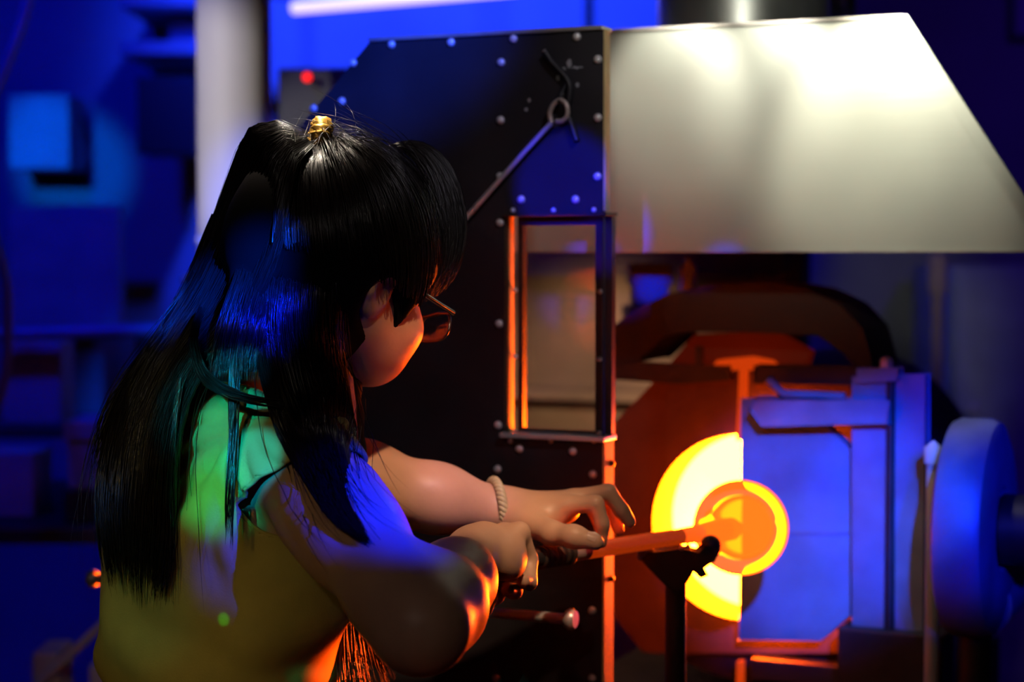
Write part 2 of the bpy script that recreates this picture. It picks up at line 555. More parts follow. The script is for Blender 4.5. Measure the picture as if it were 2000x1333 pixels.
# chipped paint near the strap
mat('chipped_paint', (0.30, 0.30, 0.32), 0.7)
for x, y, w, h in ((1112, 124, 7, 13), (1098, 134, 12, 5), (1126, 132, 14, 4), (1090, 152, 5, 8), (1128, 166, 5, 7), (1034, 196, 4, 6), (1028, 214, 5, 5)):
    pts = [(x + w * math.cos(k * 0.7 + y) * (0.7 + 0.3 * math.sin(3.1 * k + x)), y + h * math.sin(k * 0.7 + y) * (0.7 + 0.3 * math.sin(3.1 * k + x))) for k in range(9)]
    part('paint_chip', MB().prism(pix(pts, 0), -0.0008, -0.0001), 'chipped_paint', shield)

# hook tool hanging on the shield
hk = thing('poker', 'thin steel poker with a looped handle hung on the black shield', 'poker', P_on(1092, 240, -0.01))
sh = [P_on(x, y, -0.012) for x, y in [(1077, 240), (1020, 302), (960, 370), (905, 432), (850, 495)]]
part('shaft', MB().tube(sh, 0.0032, 10), 'bright_steel', hk, smooth=60)
lp = cr([P_on(x, y, -0.012) for x, y in [(1077, 240), (1074, 222), (1082, 203), (1096, 196), (1107, 207), (1108, 226), (1098, 236), (1086, 237)]], 6)
part('loop_handle', MB().tube([Vector(q) for q in lp], 0.0032, 10), 'pipe_steel', hk, smooth=60)
st = thing('hanging_strap', 'dark leather strap pinned to the shield above the poker', 'strap', P_on(1100, 180, -0.005))
sp = cr([P_on(x, y, -0.006) for x, y in [(1064, 101), (1078, 122), (1100, 145), (1112, 165), (1112, 190), (1108, 215), (1118, 250), (1126, 275)]], 5)
part('strap_band', MB().tube([Vector(q) for q in sp], 0.0042, 8), 'black_plastic', st, smooth=60)
part('strap_tail', MB().tube([P_on(1107, 160, -0.006), P_on(1095, 185, -0.006), P_on(1092, 200, -0.014)], 0.003, 8), 'black_plastic', st, smooth=60)

# ================================================================== extraction hood
HB = 0.24
hood = thing('extraction_hood', 'large pale sheet-metal extraction hood above the glowing furnace', 'hood', L(0.2, HB, on(1500, 489, HB)[1]))
h_tr, h_bl = on(1765, 34, HB), on(1190, 489, HB)
h_tl = on(1190, 62, HB)
sl = on(2000, 396, HB)
kk = (sl[0] - h_tr[0]) / (h_tr[1] - sl[1])
h_br = (h_tr[0] + kk * (h_tr[1] - h_bl[1]), h_bl[1])
aL = -0.40
TOPC = h_tr[1]
BOTC = h_bl[1]
DEP = 0.62
front = [(aL, BOTC), h_br, (h_tr[0], TOPC), (aL, TOPC)]
part('front_panel', MB().prism(front, HB, HB + 0.003), 'hood_sheet', hood)
TAP = 0.42
back = [(aL, BOTC), (h_br[0] - TAP, BOTC), (h_tr[0] - TAP, TOPC), (aL, TOPC)]
part('back_panel', MB().prism(back, HB + DEP, HB + DEP + 0.003), 'hood_sheet', hood)
t4 = [(aL, HB), (h_tr[0], HB), (h_tr[0] - TAP, HB + DEP), (aL, HB + DEP)]
part('top_panel', MB().hexa([L(a, b, TOPC - 0.003) for a, b in t4] + [L(a, b, TOPC) for a, b in t4]), 'hood_sheet', hood)
s4 = [L(h_br[0], HB, BOTC), L(h_br[0] - TAP, HB + DEP, BOTC), L(h_tr[0] - TAP, HB + DEP, TOPC), L(h_tr[0], HB, TOPC)]
part('side_panel', MB().hexa([q - UA * 0.003 for q in s4] + s4), 'hood_sheet', hood)
part('side_panel', MB().box(aL, aL + 0.003, HB + 0.003, HB + DEP, BOTC, TOPC, L), 'hood_sheet', hood)
part('corner_trim', MB().prism([(h_br[0] - 0.014, BOTC), (h_br[0] + 0.006, BOTC), (h_tr[0] + 0.006, TOPC + 0.002), (h_tr[0] - 0.008, TOPC + 0.002)], HB - 0.008, HB - 0.0005), 'hood_sheet', hood, bevel=0.002)
part('bottom_lip', MB().box(aL, h_br[0], HB - 0.004, HB + 0.010, BOTC - 0.003, BOTC, L), 'edge_steel', hood)
part('top_seam', MB().box(aL, h_tr[0], HB - 0.004, HB + 0.02, TOPC, TOPC + 0.004, L), 'edge_steel', hood)
part('flue', MB().lathe([(0.13, 0), (0.13, 3.4 - TOPC)], L(-0.03, HB + 0.40, TOPC), (0, 0, 1), 32), 'zinc_duct', hood, smooth=60)

# ================================================================== glory hole furnace
DB = 0.44
gc = on(1447, 1031, DB)
rim_top = on(1447, 850, DB)
GR = rim_top[1] - gc[1]
glory = thing('glory_hole', 'glowing round glory hole furnace opening with steel plates', 'furnace', L(gc[0], DB + 0.3, 0))


def circ(r, n=48, c=gc, a0=0, a1=2 * math.pi):
    return [(c[0] + r * math.cos(a0 + (a1 - a0) * i / n), c[1] + r * math.sin(a0 + (a1 - a0) * i / n)) for i in range(n)]


def ring_plate(poly, c, r, b0, b1, n=96):
    """a convex plate with a round hole"""
    inn, out = [], []
    for i in range(n):
        an = 2 * math.pi * i / n
        dx, dz = math.cos(an), math.sin(an)
        best = 1e9
        for k in range(len(poly)):
            (x0, z0), (x1, z1) = poly[k], poly[(k + 1) % len(poly)]
            den = dx * (z1 - z0) - dz * (x1 - x0)
            if abs(den) < 1e-12:
                continue
            t = ((x0 - c[0]) * (z1 - z0) - (z0 - c[1]) * (x1 - x0)) / den
            u = ((x0 - c[0]) * dz - (z0 - c[1]) * dx) / den
            if t > 0 and -1e-6 <= u <= 1 + 1e-6:
                best = min(best, t)
        inn.append((c[0] + dx * r, c[1] + dz * r))
        out.append((c[0] + dx * best, c[1] + dz * best))
    v = [L(q[0], b, q[1]) for b in (b0, b1) for l in (inn, out) for q in l]
    f = []
    for i in range(n):
        j = (i + 1) % n
        f += [(i, j, n + j, n + i), (2 * n + i, 3 * n + i, 3 * n + j, 2 * n + j), (i, 2 * n + i, 2 * n + j, j), (n + i, n + j, 3 * n + j, 3 * n + i)]
    return MB().add(v, f)


# front plate with a round mouth
fp = pix([(1196, 1200), (1258, 1277), (1640, 1277), (1700, 1210), (1700, 800), (1640, 735), (1300, 722), (1196, 830)], DB)
part('front_plate', ring_plate(fp, gc, GR, DB, DB + 0.012), 'rust_glow_plate', glory)
# thick refractory throat and hot chamber
mb = MB().lathe([(GR, 0.0), (GR * 0.985, 0.03), (GR * 0.97, 0.07)], L(gc[0], DB + 0.004, gc[1]), NB, 64)
part('throat_ring', mb, 'throat', glory, smooth=60)
mb = MB().lathe([(GR * 0.97, 0.07), (GR * 1.02, 0.10), (GR * 1.05, 0.45), (0.0, 0.46)], L(gc[0], DB + 0.004, gc[1]), NB, 64)
part('fire_chamber', mb, 'firebox', glory, smooth=60)
RO = GR * 1.72
mb = MB().lathe([(GR * 1.06, 0.03), (RO, 0.03), (RO, 0.62), (0, 0.62)], L(gc[0], DB, gc[1]), NB, 64)
part('drum_shell', mb, 'dark_steel', glory, smooth=40)
# bricks with emission in place of furnace light leaking above the plates
hb = DB + 0.02
part('leak_glow_brick', MB().prism(pix([(1385, 724), (1400, 704), (1460, 698), (1500, 706), (1520, 724)], hb), hb, hb + 0.03), 'refractory_leak_glow', glory)
part('leak_glow_lining', MB().prism(pix([(1285, 724), (1342, 656), (1500, 650), (1570, 690), (1560, 724)], hb), hb + 0.031, hb + 0.06), 'refractory_dim_glow', glory)
# arched steel collar above
AB = DB + 0.02
outp = [(1205, 650), (1256, 607), (1328, 573), (1426, 554), (1511, 552), (1596, 565), (1660, 595), (1702, 640), (1722, 715)]
inp = [(1690, 712), (1660, 684), (1617, 654), (1560, 650), (1450, 646), (1341, 646), (1320, 655), (1265, 705), (1205, 705)]
part('arch_collar', MB().prism(pix(outp + inp, AB), AB - 0.05, AB + 0.10), 'arch_steel', glory, bevel=0.006)
# lintel bar under the arch
part('lintel', MB().prism(pix([(1192, 706), (1330, 712), (1420, 716), (1428, 740), (1330, 748), (1192, 740)], DB - 0.02), DB - 0.03, DB - 0.005), 'dark_steel', glory, bevel=0.003)
part('lintel', MB().prism(pix([(1478, 716), (1700, 720), (1700, 748), (1478, 745)], DB - 0.02), DB - 0.03, DB - 0.005), 'dark_steel', glory, bevel=0.003)
part('hanger', MB().prism(pix([(1362, 676), (1374, 676), (1374, 716), (1362, 716)], DB - 0.02), DB - 0.03, DB - 0.02), 'dark_steel', glory)
# base and legs
by = on(1450, 1290, DB)[1]
part('base_tray', MB().box(gc[0] + 0.025, gc[0] + 0.16, DB - 0.035, DB - 0.005, by - 0.02, by + 0.012, L), 'dark_steel', glory, bevel=0.004)
part('base_frame', MB().box(gc[0] - 0.26, gc[0] + 0.26, DB + 0.02, DB + 0.62, by - 0.16, by - 0.06, L), 'dark_steel', glory, bevel=0.005)
for sa in (-0.23, 0.23):
    for sb in (0.05, 0.58):
        part('leg', MB().box(gc[0] + sa - 0.025, gc[0] + sa + 0.025, DB + sb - 0.025, DB + sb + 0.025, 0, by - 0.16, L), 'dark_steel', glory, bevel=0.004)
# right half door, shut over half of the mouth
RB2 = DB - 0.05
dr = pix([(1444, 1250), (1603, 1250), (1661, 1202), (1665, 880), (1612, 828), (1590, 782), (1450, 781)], RB2)
rdoor = part('right_door', MB().prism(dr, RB2, RB2 + 0.02), 'door_plate', glory, bevel=0.002)
part('seam_glow_strip', MB().prism(pix([(1440, 860), (1453, 860), (1458, 722), (1446, 722)], RB2 + 0.03), RB2 + 0.024, RB2 + 0.04), 'refractory_leak_glow', glory)  # glowing strips imitate light leaking along the door seam
part('seam_glow_strip', MB().prism(pix([(1440, 1345), (1450, 1345), (1451, 1292), (1441, 1292)], RB2 + 0.03), RB2 + 0.024, RB2 + 0.04), 'refractory_leak_glow', glory)
part('door_seam', MB().prism(pix([(1470, 1040), (1662, 1040), (1662, 1043), (1470, 1043)], RB2), RB2 - 0.002, RB2 - 0.0003), 'post_steel', rdoor)
AB2 = RB2 - 0.03
arm = part('door_arm', MB().prism(pix([(1495, 828), (1472, 800), (1478, 779), (1738, 785), (1738, 826)], AB2), AB2 - 0.015, AB2 + 0.015), 'post_steel', glory, bevel=0.003)
part('arm_strut', MB().tube([P_on(1500, 742, AB2), P_on(1530, 770, AB2), P_on(1650, 775, AB2)], 0.006, 10), 'post_steel', arm, smooth=60)
PB = RB2 - 0.02
for name, x0, x1, y0, y1 in (('post', 1668, 1727, 740, 1235), ('post', 1752, 1803, 735, 1240)):
    q = pix([(x0, y1), (x1, y1), (x1, y0), (x0, y0)], PB)
    part(name, MB().prism(q, PB, PB + 0.03), 'post_steel', glory, bevel=0.003)
part('post_cap', MB().prism(pix([(1676, 745), (1752, 745), (1752, 722), (1676, 722)], PB - 0.01), PB - 0.01, PB + 0.02), 'post_steel', glory, bevel=0.002)
q = P_on(1731, 712, PB)
part('cap_bolt', MB().lathe([(0.009, -0.008), (0.009, 0.006), (0.005, 0.010), (0, 0.010)], q, (0, 0, 1), 6), 'bright_steel', glory)
part('hinge_rod', MB().tube([P_on(1740, 745, PB), P_on(1738, 1235, PB)], 0.006, 12), 'dark_steel', glory, smooth=60)
q0 = on(1700, 1240, PB)
part('post_foot', MB().box(q0[0] - 0.04, q0[0] + 0.10, PB - 0.02, PB + 0.06, 0, q0[1] + 0.01, L), 'dark_steel', glory, bevel=0.004)

# ================================================================== burner blower at the right
bc = P(1905, 1030, 2.36)
blower = thing('blower', 'round burner blower beside the furnace in blue light', 'blower', (bc.x, bc.y, 0))
mb = MB().lathe([(0, -0.035), (0.115, -0.035), (0.135, -0.028), (0.140, -0.018), (0.140, 0.018), (0.135, 0.028), (0.115, 0.035), (0.055, 0.035), (0.05, 0.028), (0, 0.028)], bc, UA, 48)
part('housing', mb, 'post_steel', blower, smooth=35)
part('motor', MB().lathe([(0.045, 0.035), (0.045, 0.10), (0.03, 0.11), (0, 0.11)], bc, UA, 28), 'dark_steel', blower, smooth=40)
part('outlet', MB().tube([bc + Vector((0, 0, -0.11)) + NB * 0.05, bc + Vector((0, 0, -0.11)) + NB * 0.30], 0.04, 20), 'post_steel', blower, smooth=50)
part('stand', MB().tube([Vector((bc.x, bc.y, 0.0)), bc + Vector((0, 0, -0.135))], 0.022, 14), 'dark_steel', blower, smooth=50)
part('stand_base', MB().lathe([(0, 0), (0.14, 0), (0.14, 0.015), (0.03, 0.03), (0, 0.03)], (bc.x, bc.y, 0), (0, 0, 1), 28), 'dark_steel', blower, smooth=40)
gp = P(1822, 1000, 2.36)
single('gas_pipe', MB().tube([Vector((gp.x, gp.y, 0.0)), Vector((gp.x, gp.y, P(1822, 905, 2.36).z))], 0.009, 14).lathe([(0.012, 0), (0.012, 0.02), (0, 0.03)], (gp.x, gp.y, P(1822, 905, 2.36).z), (0, 0, 1), 14), 'column_paint',
       'thin upright gas pipe between the furnace posts and the blower', 'pipe', smooth=50)

# ================================================================== blowpipe, gather and yoke
PA, PBT = P(1040, 1092, 2.02), P(1447, 1031, 2.30)
pdir = (PBT - PA).normalized()
tail = PA - pdir * 0.20
blow = thing('blowpipe', 'long steel blowpipe with an orange hot glass bubble on its end', 'blowpipe', tail)
plen = (PBT - tail).length
t_w = PA + pdir * 0.09
t_h = PA + (PBT - PA) * 0.68
part('shaft', MB().tube([tail, t_w], 0.0098, 20), 'pipe_steel', blow, smooth=60)
part('warm_shaft', MB().tube([t_w, t_h], 0.0098, 20), 'warm_steel', blow, smooth=60)
part('hot_tip', MB().tube([t_h, PBT - pdir * 0.075, PBT - pdir * 0.018, PBT - pdir * 0.008], [0.0098, 0.0112, 0.0135, 0.009], 20), 'hot_steel', blow, smooth=60, label='glowing hot end of the pipe')
grip = part('grip', MB().tube([PA - pdir * 0.16, PA + pdir * 0.062], 0.0105, 20), 'black_plastic', blow, smooth=60)
ring = MB().lathe([(0.0100, -0.0028), (0.0125, -0.0022), (0.0132, 0.0), (0.0125, 0.0022), (0.0100, 0.0028)], (0, 0, 0), pdir, 20)
ring_me = mesh_from('grip_ring', ring.v, ring.f)
ring_me.materials.append(MATS['yoke_iron'])
ring_me.polygons.foreach_set('use_smooth', [True] * len(ring_me.polygons))
for k in range(6):
    placed('grip_ring', ring_me, PA + pdir * (0.012 + k * 0.0095), grip)

m = bpy.data.materials.new('molten_glass')
m.use_nodes = True
nt = m.node_tree
nt.nodes.clear()
out = nt.nodes.new('ShaderNodeOutputMaterial')
gl = nt.nodes.new('ShaderNodeBsdfGlass')
gl.inputs['Color'].default_value = (1.0, 0.52, 0.20, 1)
gl.inputs['Roughness'].default_value = 0.02
gl.inputs['IOR'].default_value = 1.10
em = nt.nodes.new('ShaderNodeEmission')
em.inputs['Color'].default_value = (1.0, 0.19, 0.016, 1)
em.inputs['Strength'].default_value = 0.62
ad = nt.nodes.new('ShaderNodeAddShader')
nt.links.new(gl.outputs[0], ad.inputs[0])
nt.links.new(em.outputs[0], ad.inputs[1])
nt.links.new(ad.outputs[0], out.inputs['Surface'])
MATS['molten_glass'] = m
BR = 93.0 / F_PX * 2.30
prof = [(0.011, -0.30 * BR - BR), (0.0165, -0.16 * BR - BR), (0.020, -BR * 1.03)]
prof = [(0.0115, -1.45 * BR), (0.0165, -1.35 * BR), (0.0185, -1.15 * BR)]
for i in range(2, 25):
    an = math.pi * i / 24
    r = BR * math.sin(an)
    h = -BR * math.cos(an)
    if r > 0.019 or h > 0:
        prof.append((r, h))
gather = part('glass_bubble', MB().lathe(prof, PBT, pdir, 48), 'molten_glass', blow, smooth=180, label='glowing orange molten glass bubble')
ip = [(BR * 0.62 * math.sin(math.pi * i / 16), BR * 0.05 - BR * 0.62 * math.cos(math.pi * i / 16)) for i in range(17)]
mbi = MB().lathe(ip, PBT, pdir, 40)
mbi.f = [q[::-1] for q in mbi.f]
part('air_bubble', mbi, 'molten_glass', gather, smooth=180)

# yoke: the point of the pipe seen at x = 1325
bestt = min(np.linspace(0, 1, 400), key=lambda t: abs((lambda q: (q.x / (q - CAMP).dot(FW) * F_PX + 1000))(PA.lerp(PBT, t)) - 1330))
yp = PA.lerp(PBT, bestt)
YD = (yp - CAMP).dot(FW)
yoke = thing('pipe_yoke', 'dark iron pipe yoke stand carrying the blowpipe before the furnace', 'stand', (P(1320, 1200, YD).x, P(1320, 1200, YD).y, 0))


def fy(px, py):
    return P(px, py, YD)


def flat(pts, y0, y1):
    n = len(pts)
    lo, hi = [fy(*q) + Vector((0, y0, 0)) for q in pts], [fy(*q) + Vector((0, y1, 0)) for q in pts]
    tr = tessellate_polygon([[Vector((q[0], -q[1], 0)) for q in pts]])
    return MB().add(lo + hi, [tuple(t) for t in tr] + [tuple(i + n for i in t)[::-1] for t in tr] + [(i, (i + 1) % n, (i + 1) % n + n, i + n) for i in range(n)])


part('yoke_head', flat([(1248, 1088), (1262, 1076), (1330, 1072), (1362, 1076), (1378, 1066), (1400, 1074), (1392, 1092), (1372, 1106), (1376, 1118), (1366, 1122), (1352, 1112), (1336, 1132), (1318, 1150), (1300, 1142), (1270, 1112)], -0.016, 0.016), 'yoke_iron', yoke, bevel=0.004)
part('post', MB().tube([fy(1320, 1140), Vector((fy(1320, 1140).x, fy(1320, 1140).y, 0.03))], 0.0125, 16), 'yoke_iron', yoke, smooth=60)
for nm, x, y, r in (('roller_ball', 1388, 1066, 0.0125), ('roller_ball', 1262, 1082, 0.011)):
    part(nm, MB().ball(fy(x, y), r, 18, 12), 'yoke_iron', yoke, smooth=180)
for x, y in ((1330, 1066), (1341, 1064)):
    part('yoke_rivet', MB().ball(fy(x, y) + Vector((0, -0.017, 0)), 0.0035, 12, 8), 'bright_steel', yoke, smooth=180)
for k in range(3):
    an = math.radians(90 + 120 * k)
    b0 = Vector((fy(1320, 1200).x, fy(1320, 1200).y, 0.0))
    part('leg', MB().tube([b0 + Vector((0, 0, 0.22)), b0 + Vector((math.cos(an) * 0.22, math.sin(an) * 0.22, 0.008))], 0.009, 10), 'yoke_iron', yoke, smooth=60)

# ================================================================== background behind the shield and furnace
bb = 1.25
q0, q1 = on(985, 500, bb), on(1560, 800, bb)
board = thing('board_screen', 'brown timber board screen standing behind the furnace', 'screen', L(0, bb, 0))
part('board', MB().box(-1.0, on(1545, 500, bb)[0], bb, bb + 0.02, 0.25, on(1400, 500, bb)[1] + 0.20, L), 'brown_board', board)
part('cross_rail', MB().box(-1.0, on(1545, 500, bb)[0], bb - 0.03, bb, on(1400, 543, bb)[1], on(1400, 530, bb)[1], L), 'brown_board', board, bevel=0.003)
part('cross_rail', MB().box(-1.0, on(1545, 500, bb)[0], bb - 0.05, bb, on(1400, 790, bb)[1], on(1400, 768, bb)[1], L), 'brown_board', board, bevel=0.003)
for a in (-0.96, on(1552, 500, bb)[0]):
    part('upright', MB().box(a - 0.02, a + 0.02, bb - 0.02, bb + 0.04, 0, on(1400, 470, bb)[1] + 0.25, L), 'dark_steel', board, bevel=0.003)


def cabinet(name, label, cat, px0, py0, px1, py1, d, depth, m, lid=None, group=None, stand=False):
    p0, p1 = P(px0, py1, d), P(px1, py0, d)
    th = thing(name, label, cat, ((p0.x + p1.x) / 2, p0.y, p0.z), group)
    part('body', MB().box(p0.x, p1.x, p0.y, p0.y + depth, p0.z, p1.z), m, th, bevel=0.004)
    if lid:
        part('lid', MB().box(p0.x - 0.006, p1.x + 0.006, p0.y - 0.006, p0.y + depth + 0.006, p1.z - 0.03, p1.z + 0.004), lid, th, bevel=0.003)
    return th


# the canister and the small blue case on the ledge behind
cs = cabinet('storage_case', 'small blue case on the ledge behind the furnace arch', 'case', 1238, 520, 1306, 600, 3.0, 0.10, 'box_blue', 'box_blue')
jr = P(1344, 545, 2.96)
jar = thing('metal_canister', 'small silver canister beside the blue case behind the furnace', 'canister', (jr.x, jr.y, P(1344, 575, 2.96).z))
part('body', MB().lathe([(0, -0.03), (0.014, -0.03), (0.014, 0.018), (0.012, 0.022), (0, 0.022)], jr, (0, 0, 1), 20), 'bright_steel', jar, smooth=40)
part('cap', MB().lathe([(0.009, 0.022), (0.009, 0.032), (0, 0.033)], jr, (0, 0, 1), 16), 'bright_steel', jar, smooth=40)
q = P(1290, 600, 3.0)
ledge = thing('ledge', 'dark steel ledge behind the arch holding case and canister', 'shelf', (q.x, q.y, 0))
zt = P(1344, 575, 2.96).z
zc = P(1238, 600, 3.0).z
part('ledge_top', MB().box(P(1225, 600, 3.0).x, P(1420, 600, 3.0).x, 2.90, 3.14, min(zt, zc) - 0.02, min(zt, zc)), 'dark_steel', ledge)
for x in (P(1245, 600, 3.0).x, P(1400, 600, 3.0).x):
    q0 = Vector((x, 3.10, min(zt, zc) - 0.03))
    q1 = q0 + NB * (bb - (q0 - ORG).dot(NB))
    part('ledge_bracket', MB().tube([q0, q1], 0.01, 8), 'dark_steel', ledge)

# painted steel column
cp = P(458, 300, 3.2)
R = 72 / F_PX * 3.2
colm = thing('column', 'pale round steel column behind the worker', 'column', (cp.x, cp.y, 0))
part('shaft', MB().lathe([(R, 0.02), (R, 3.4)], (cp.x, cp.y, 0), (0, 0, 1), 40), 'column_paint', colm, smooth=60)
part('base_plate', MB().box(cp.x - 0.12, cp.x + 0.12, cp.y - 0.12, cp.y + 0.12, 0, 0.02), 'dark_steel', colm, bevel=0.003)
for x, y in ((392, 470), (364, 548)):
    q = P(x, y, 3.12)
    hk2 = part('hook', MB().tube([P(x + 40, y + 10, 3.15), q], 0.006, 8), 'dark_steel', colm, smooth=60)
    part('hook_ball', MB().ball(q, 0.010, 14, 8), 'bright_steel', hk2, smooth=180)

# strip light, indicator box and beam above the shield
s0, s1 = P(575, 16, 4.4), P(1010, -22, 4.0)
tube = thing('strip_light', 'bright violet-white strip light glowing above the shield', 'light', s0)
part('lamp_tube', MB().tube([s0, s1], 0.014, 16), 'tube_light', tube, smooth=60)
for f_ in (0.15, 0.85):
    q = s0.lerp(s1, f_) + Vector((0, 0.05, 0.06))
    part('hanger_rod', MB().tube([q, Vector((q.x, q.y, 3.4))], 0.005, 8), 'dark_steel', tube, smooth=60)
part('lamp_housing', MB().tube([s0 + Vector((-0.05, 0.05, 0.05)), s1 + Vector((0.05, 0.05, 0.05))], 0.025, 8), 'post_steel', tube, smooth=30)
bx = P(620, 150, 3.6)
ind = thing('control_box', 'dark control box with a red lamp above the worker', 'control box', (bx.x, 3.6, P(600, 240, 3.6).z))
part('box_body', MB().box(P(545, 150, 3.6).x, P(705, 150, 3.6).x, 3.6, 3.8, P(600, 260, 3.6).z, P(600, 134, 3.6).z), 'black_plastic', ind, bevel=0.006)
part('lamp_stem', MB().tube([P(600, 151, 3.54), P(600, 151, 3.54) + Vector((0, 0.08, 0))], 0.005, 8), 'black_plastic', ind)
part('indicator_lamp', MB().ball(P(600, 151, 3.54), 0.0078, 14, 8), 'red_led', ind, smooth=180, label='glowing red indicator lamp')
part('mount_post', MB().tube([Vector((bx.x, 3.7, 0)), Vector((bx.x, 3.7, P(600, 260, 3.6).z))], 0.02, 12), 'dark_steel', ind, smooth=60)
q = P(1149, 20, 4.2)
single('conduit', MB().tube([Vector((q.x * 1.13, 4.78, 2.02)), Vector((q.x * 1.13, 4.78, 3.4))], 0.012, 10), 'dark_steel', 'thin dark conduit running up the blue wall above the shield', 'conduit', smooth=60)

# ducts top right
d0, d1 = P(1395, 30, 3.3), P(1660, -10, 3.3)
duct = thing('spiral_duct', 'shiny spiral duct passing behind the top of the hood', 'duct', d0)
part('duct_pipe', MB().tube([d0, d1], 0.045, 24), 'zinc_duct', duct, smooth=60)
for k in range(7):
    q = d0.lerp(d1, (k + 0.5) / 7)
    ax = (d1 - d0).normalized()
    part('duct_rib', MB().lathe([(0.045, -0.004), (0.049, 0.0), (0.045, 0.004)], q, ax, 24), 'zinc_duct', duct, smooth=60)
for f_ in (0.2, 0.8):
    q = d0.lerp(d1, f_) + Vector((0, 0, 0.044))
    part('hanger_rod', MB().tube([q, Vector((q.x, q.y, 3.4))], 0.004, 8), 'dark_steel', duct, smooth=60)
cl = cr([P(1378, 60, 3.5), P(1392, 30, 3.45), P(1405, 5, 3.4), P(1412, -30, 3.4)], 5)
single('cable', MB().tube([Vector(q) for q in cl], 0.008, 8), 'cable_rubber', 'grey cable rising beside the spiral duct above the hood', 'cable', smooth=60)
single('wall_panel', MB().box(P(1978, 60, 4.75).x, P(1978, 60, 4.75).x + 0.5, 4.76, 4.8, P(1990, 70, 4.75).z, 3.2), 'box_blue', 'blue-lit board at the far upper right edge behind the hood', 'board')

lk = P(1990, 900, 4.3)
x0, x1, z1 = P(1862, 505, 4.3).x, P(1862, 505, 4.3).x + 0.45, P(1862, 520, 4.3).z
lock = thing('locker', 'tall dark locker by the back wall right of the furnace', 'locker', ((x0 + x1) / 2, 4.45, 0))
part('body', MB().box(x0, x1, 4.32, 4.74, 0.0, z1), 'box_blue', lock, bevel=0.004)
ld = part('door', MB().box(x0 + 0.01, x1 - 0.01, 4.30, 4.318, 0.06, z1 - 0.02), 'box_blue', lock, bevel=0.003)
part('handle', MB().box(x0 + 0.04, x0 + 0.055, 4.275, 4.30, 1.0, 1.14), 'bright_steel', ld, bevel=0.003)
wp = P(1830, 505, 4.2)
single('standpipe', MB().tube([Vector((wp.x, 4.2, 0)), Vector((wp.x, 4.2, wp.z))], 0.014, 12).lathe([(0.022, -0.08), (0.022, 0.0), (0.012, 0.012), (0, 0.014)], (wp.x, 4.2, wp.z), (0, 0, 1), 14), 'box_tan',
       'reddish standpipe rising beside the locker behind the furnace', 'pipe', smooth=50)

# ================================================================== background left
rl = P(0, 655, 3.6)
rack = thing('steel_bench', 'dark steel bench frame with a long rail at the left', 'bench', (-0.95, 3.6, 0))
zt = P(200, 648, 3.6).z
part('top_rail', MB().tube([P(-250, 660, 3.6), P(330, 645, 3.6)], 0.014, 12), 'post_steel', rack, smooth=60)
zs = P(33, 1012, 3.45).z
part('bench_top', MB().box(-1.35, -0.60, 3.30, 4.0, zs - 0.03, zs), 'dark_steel', rack, bevel=0.004)
for x in (-1.3, -0.72):
    part('upright', MB().box(x - 0.015, x + 0.015, 3.585, 3.615, 0, zt), 'dark_steel', rack, bevel=0.003)
for x in (-1.3, -0.65):
    part('leg', MB().box(x - 0.02, x + 0.02, 3.93, 3.97, 0, zs - 0.03), 'dark_steel', rack, bevel=0.003)
part('mid_shelf', MB().box(-1.35, -0.68, 3.57, 3.9, P(100, 835, 3.6).z - 0.02, P(100, 835, 3.6).z), 'dark_steel', rack, bevel=0.003)
cabinet('grey_box', 'pale grey carton on the steel bench at the left edge', 'box', -70, 885, 66, 1012, 3.45, 0.14, 'box_grey')
cabinet('blue_crate', 'blue-lit ribbed crate on the bench beside the carton', 'crate', 132, 828, 195, 955, 3.4, 0.15, 'box_blue', 'box_blue')
zz = P(160, 955, 3.4).z
single('dark_crate', MB().box(P(125, 955, 3.4).x, P(205, 955, 3.4).x, P(160, 955, 3.4).y - 0.01, P(160, 955, 3.4).y + 0.30, zs, zz), 'dark_steel', 'dark crate under the blue-lit crate on the bench', 'crate', bevel=0.004)
cabinet('grey_panel_case', 'dull grey case standing on the upper bench shelf', 'case', 5, 670, 120, 830, 3.65, 0.12, 'box_grey')
cabinet('tan_carton', 'wider tan carton standing on the floor at the lower left', 'box', 72, 1268, 122, 2122, 3.3, 0.12, 'box_tan')
cabinet('tan_carton', 'narrow tan carton just behind the back edge of the shirt', 'box', 182, 1292, 226, 2098, 3.35, 0.12, 'box_tan')
q0, q1 = P(110, 1305, 3.25), P(205, 1215, 3.25)
single('broom_handle', MB().tube([q0 + (q0 - q1) * 3.2, q1 + (q1 - q0) * 0.8], 0.008, 10), 'box_tan', 'slanting wooden handle leaning between the two tan cartons', 'handle', smooth=60)
hs = cr([P(-40, 380, 3.2), P(5, 520, 3.2), P(14, 610, 3.2), P(8, 740, 3.2), P(-30, 860, 3.2)], 6)
single('hose', MB().tube([Vector(q) for q in hs], 0.009, 10), 'cable_rubber', 'blue-lit curved hose hanging at the far left edge', 'hose', smooth=60)
cb = cr([P(65, -60, 3.4), P(45, 40, 3.4), P(15, 120, 3.4), P(-20, 200, 3.4), P(-90, 330, 3.4)], 5)
single('cable', MB().tube([Vector(q) for q in cb], 0.010, 8), 'post_steel', 'violet-lit cable sagging across the top left corner', 'cable', smooth=60)
cabinet('wall_cabinet', 'pale wall box catching blue light at the upper left', 'cabinet', 18, 185, 135, 330, 4.6, 0.18, 'box_blue')
cabinet('wall_panel', 'tall dull panel leaning on the back wall at the left', 'panel', 20, 400, 235, 640, 4.5, 0.05, 'box_grey')
sh = thing('wall_shelf', 'blue-lit wall shelf with two boards left of the column', 'shelf', (P(330, 60, 4.5).x, 4.5, P(330, 110, 4.5).z))
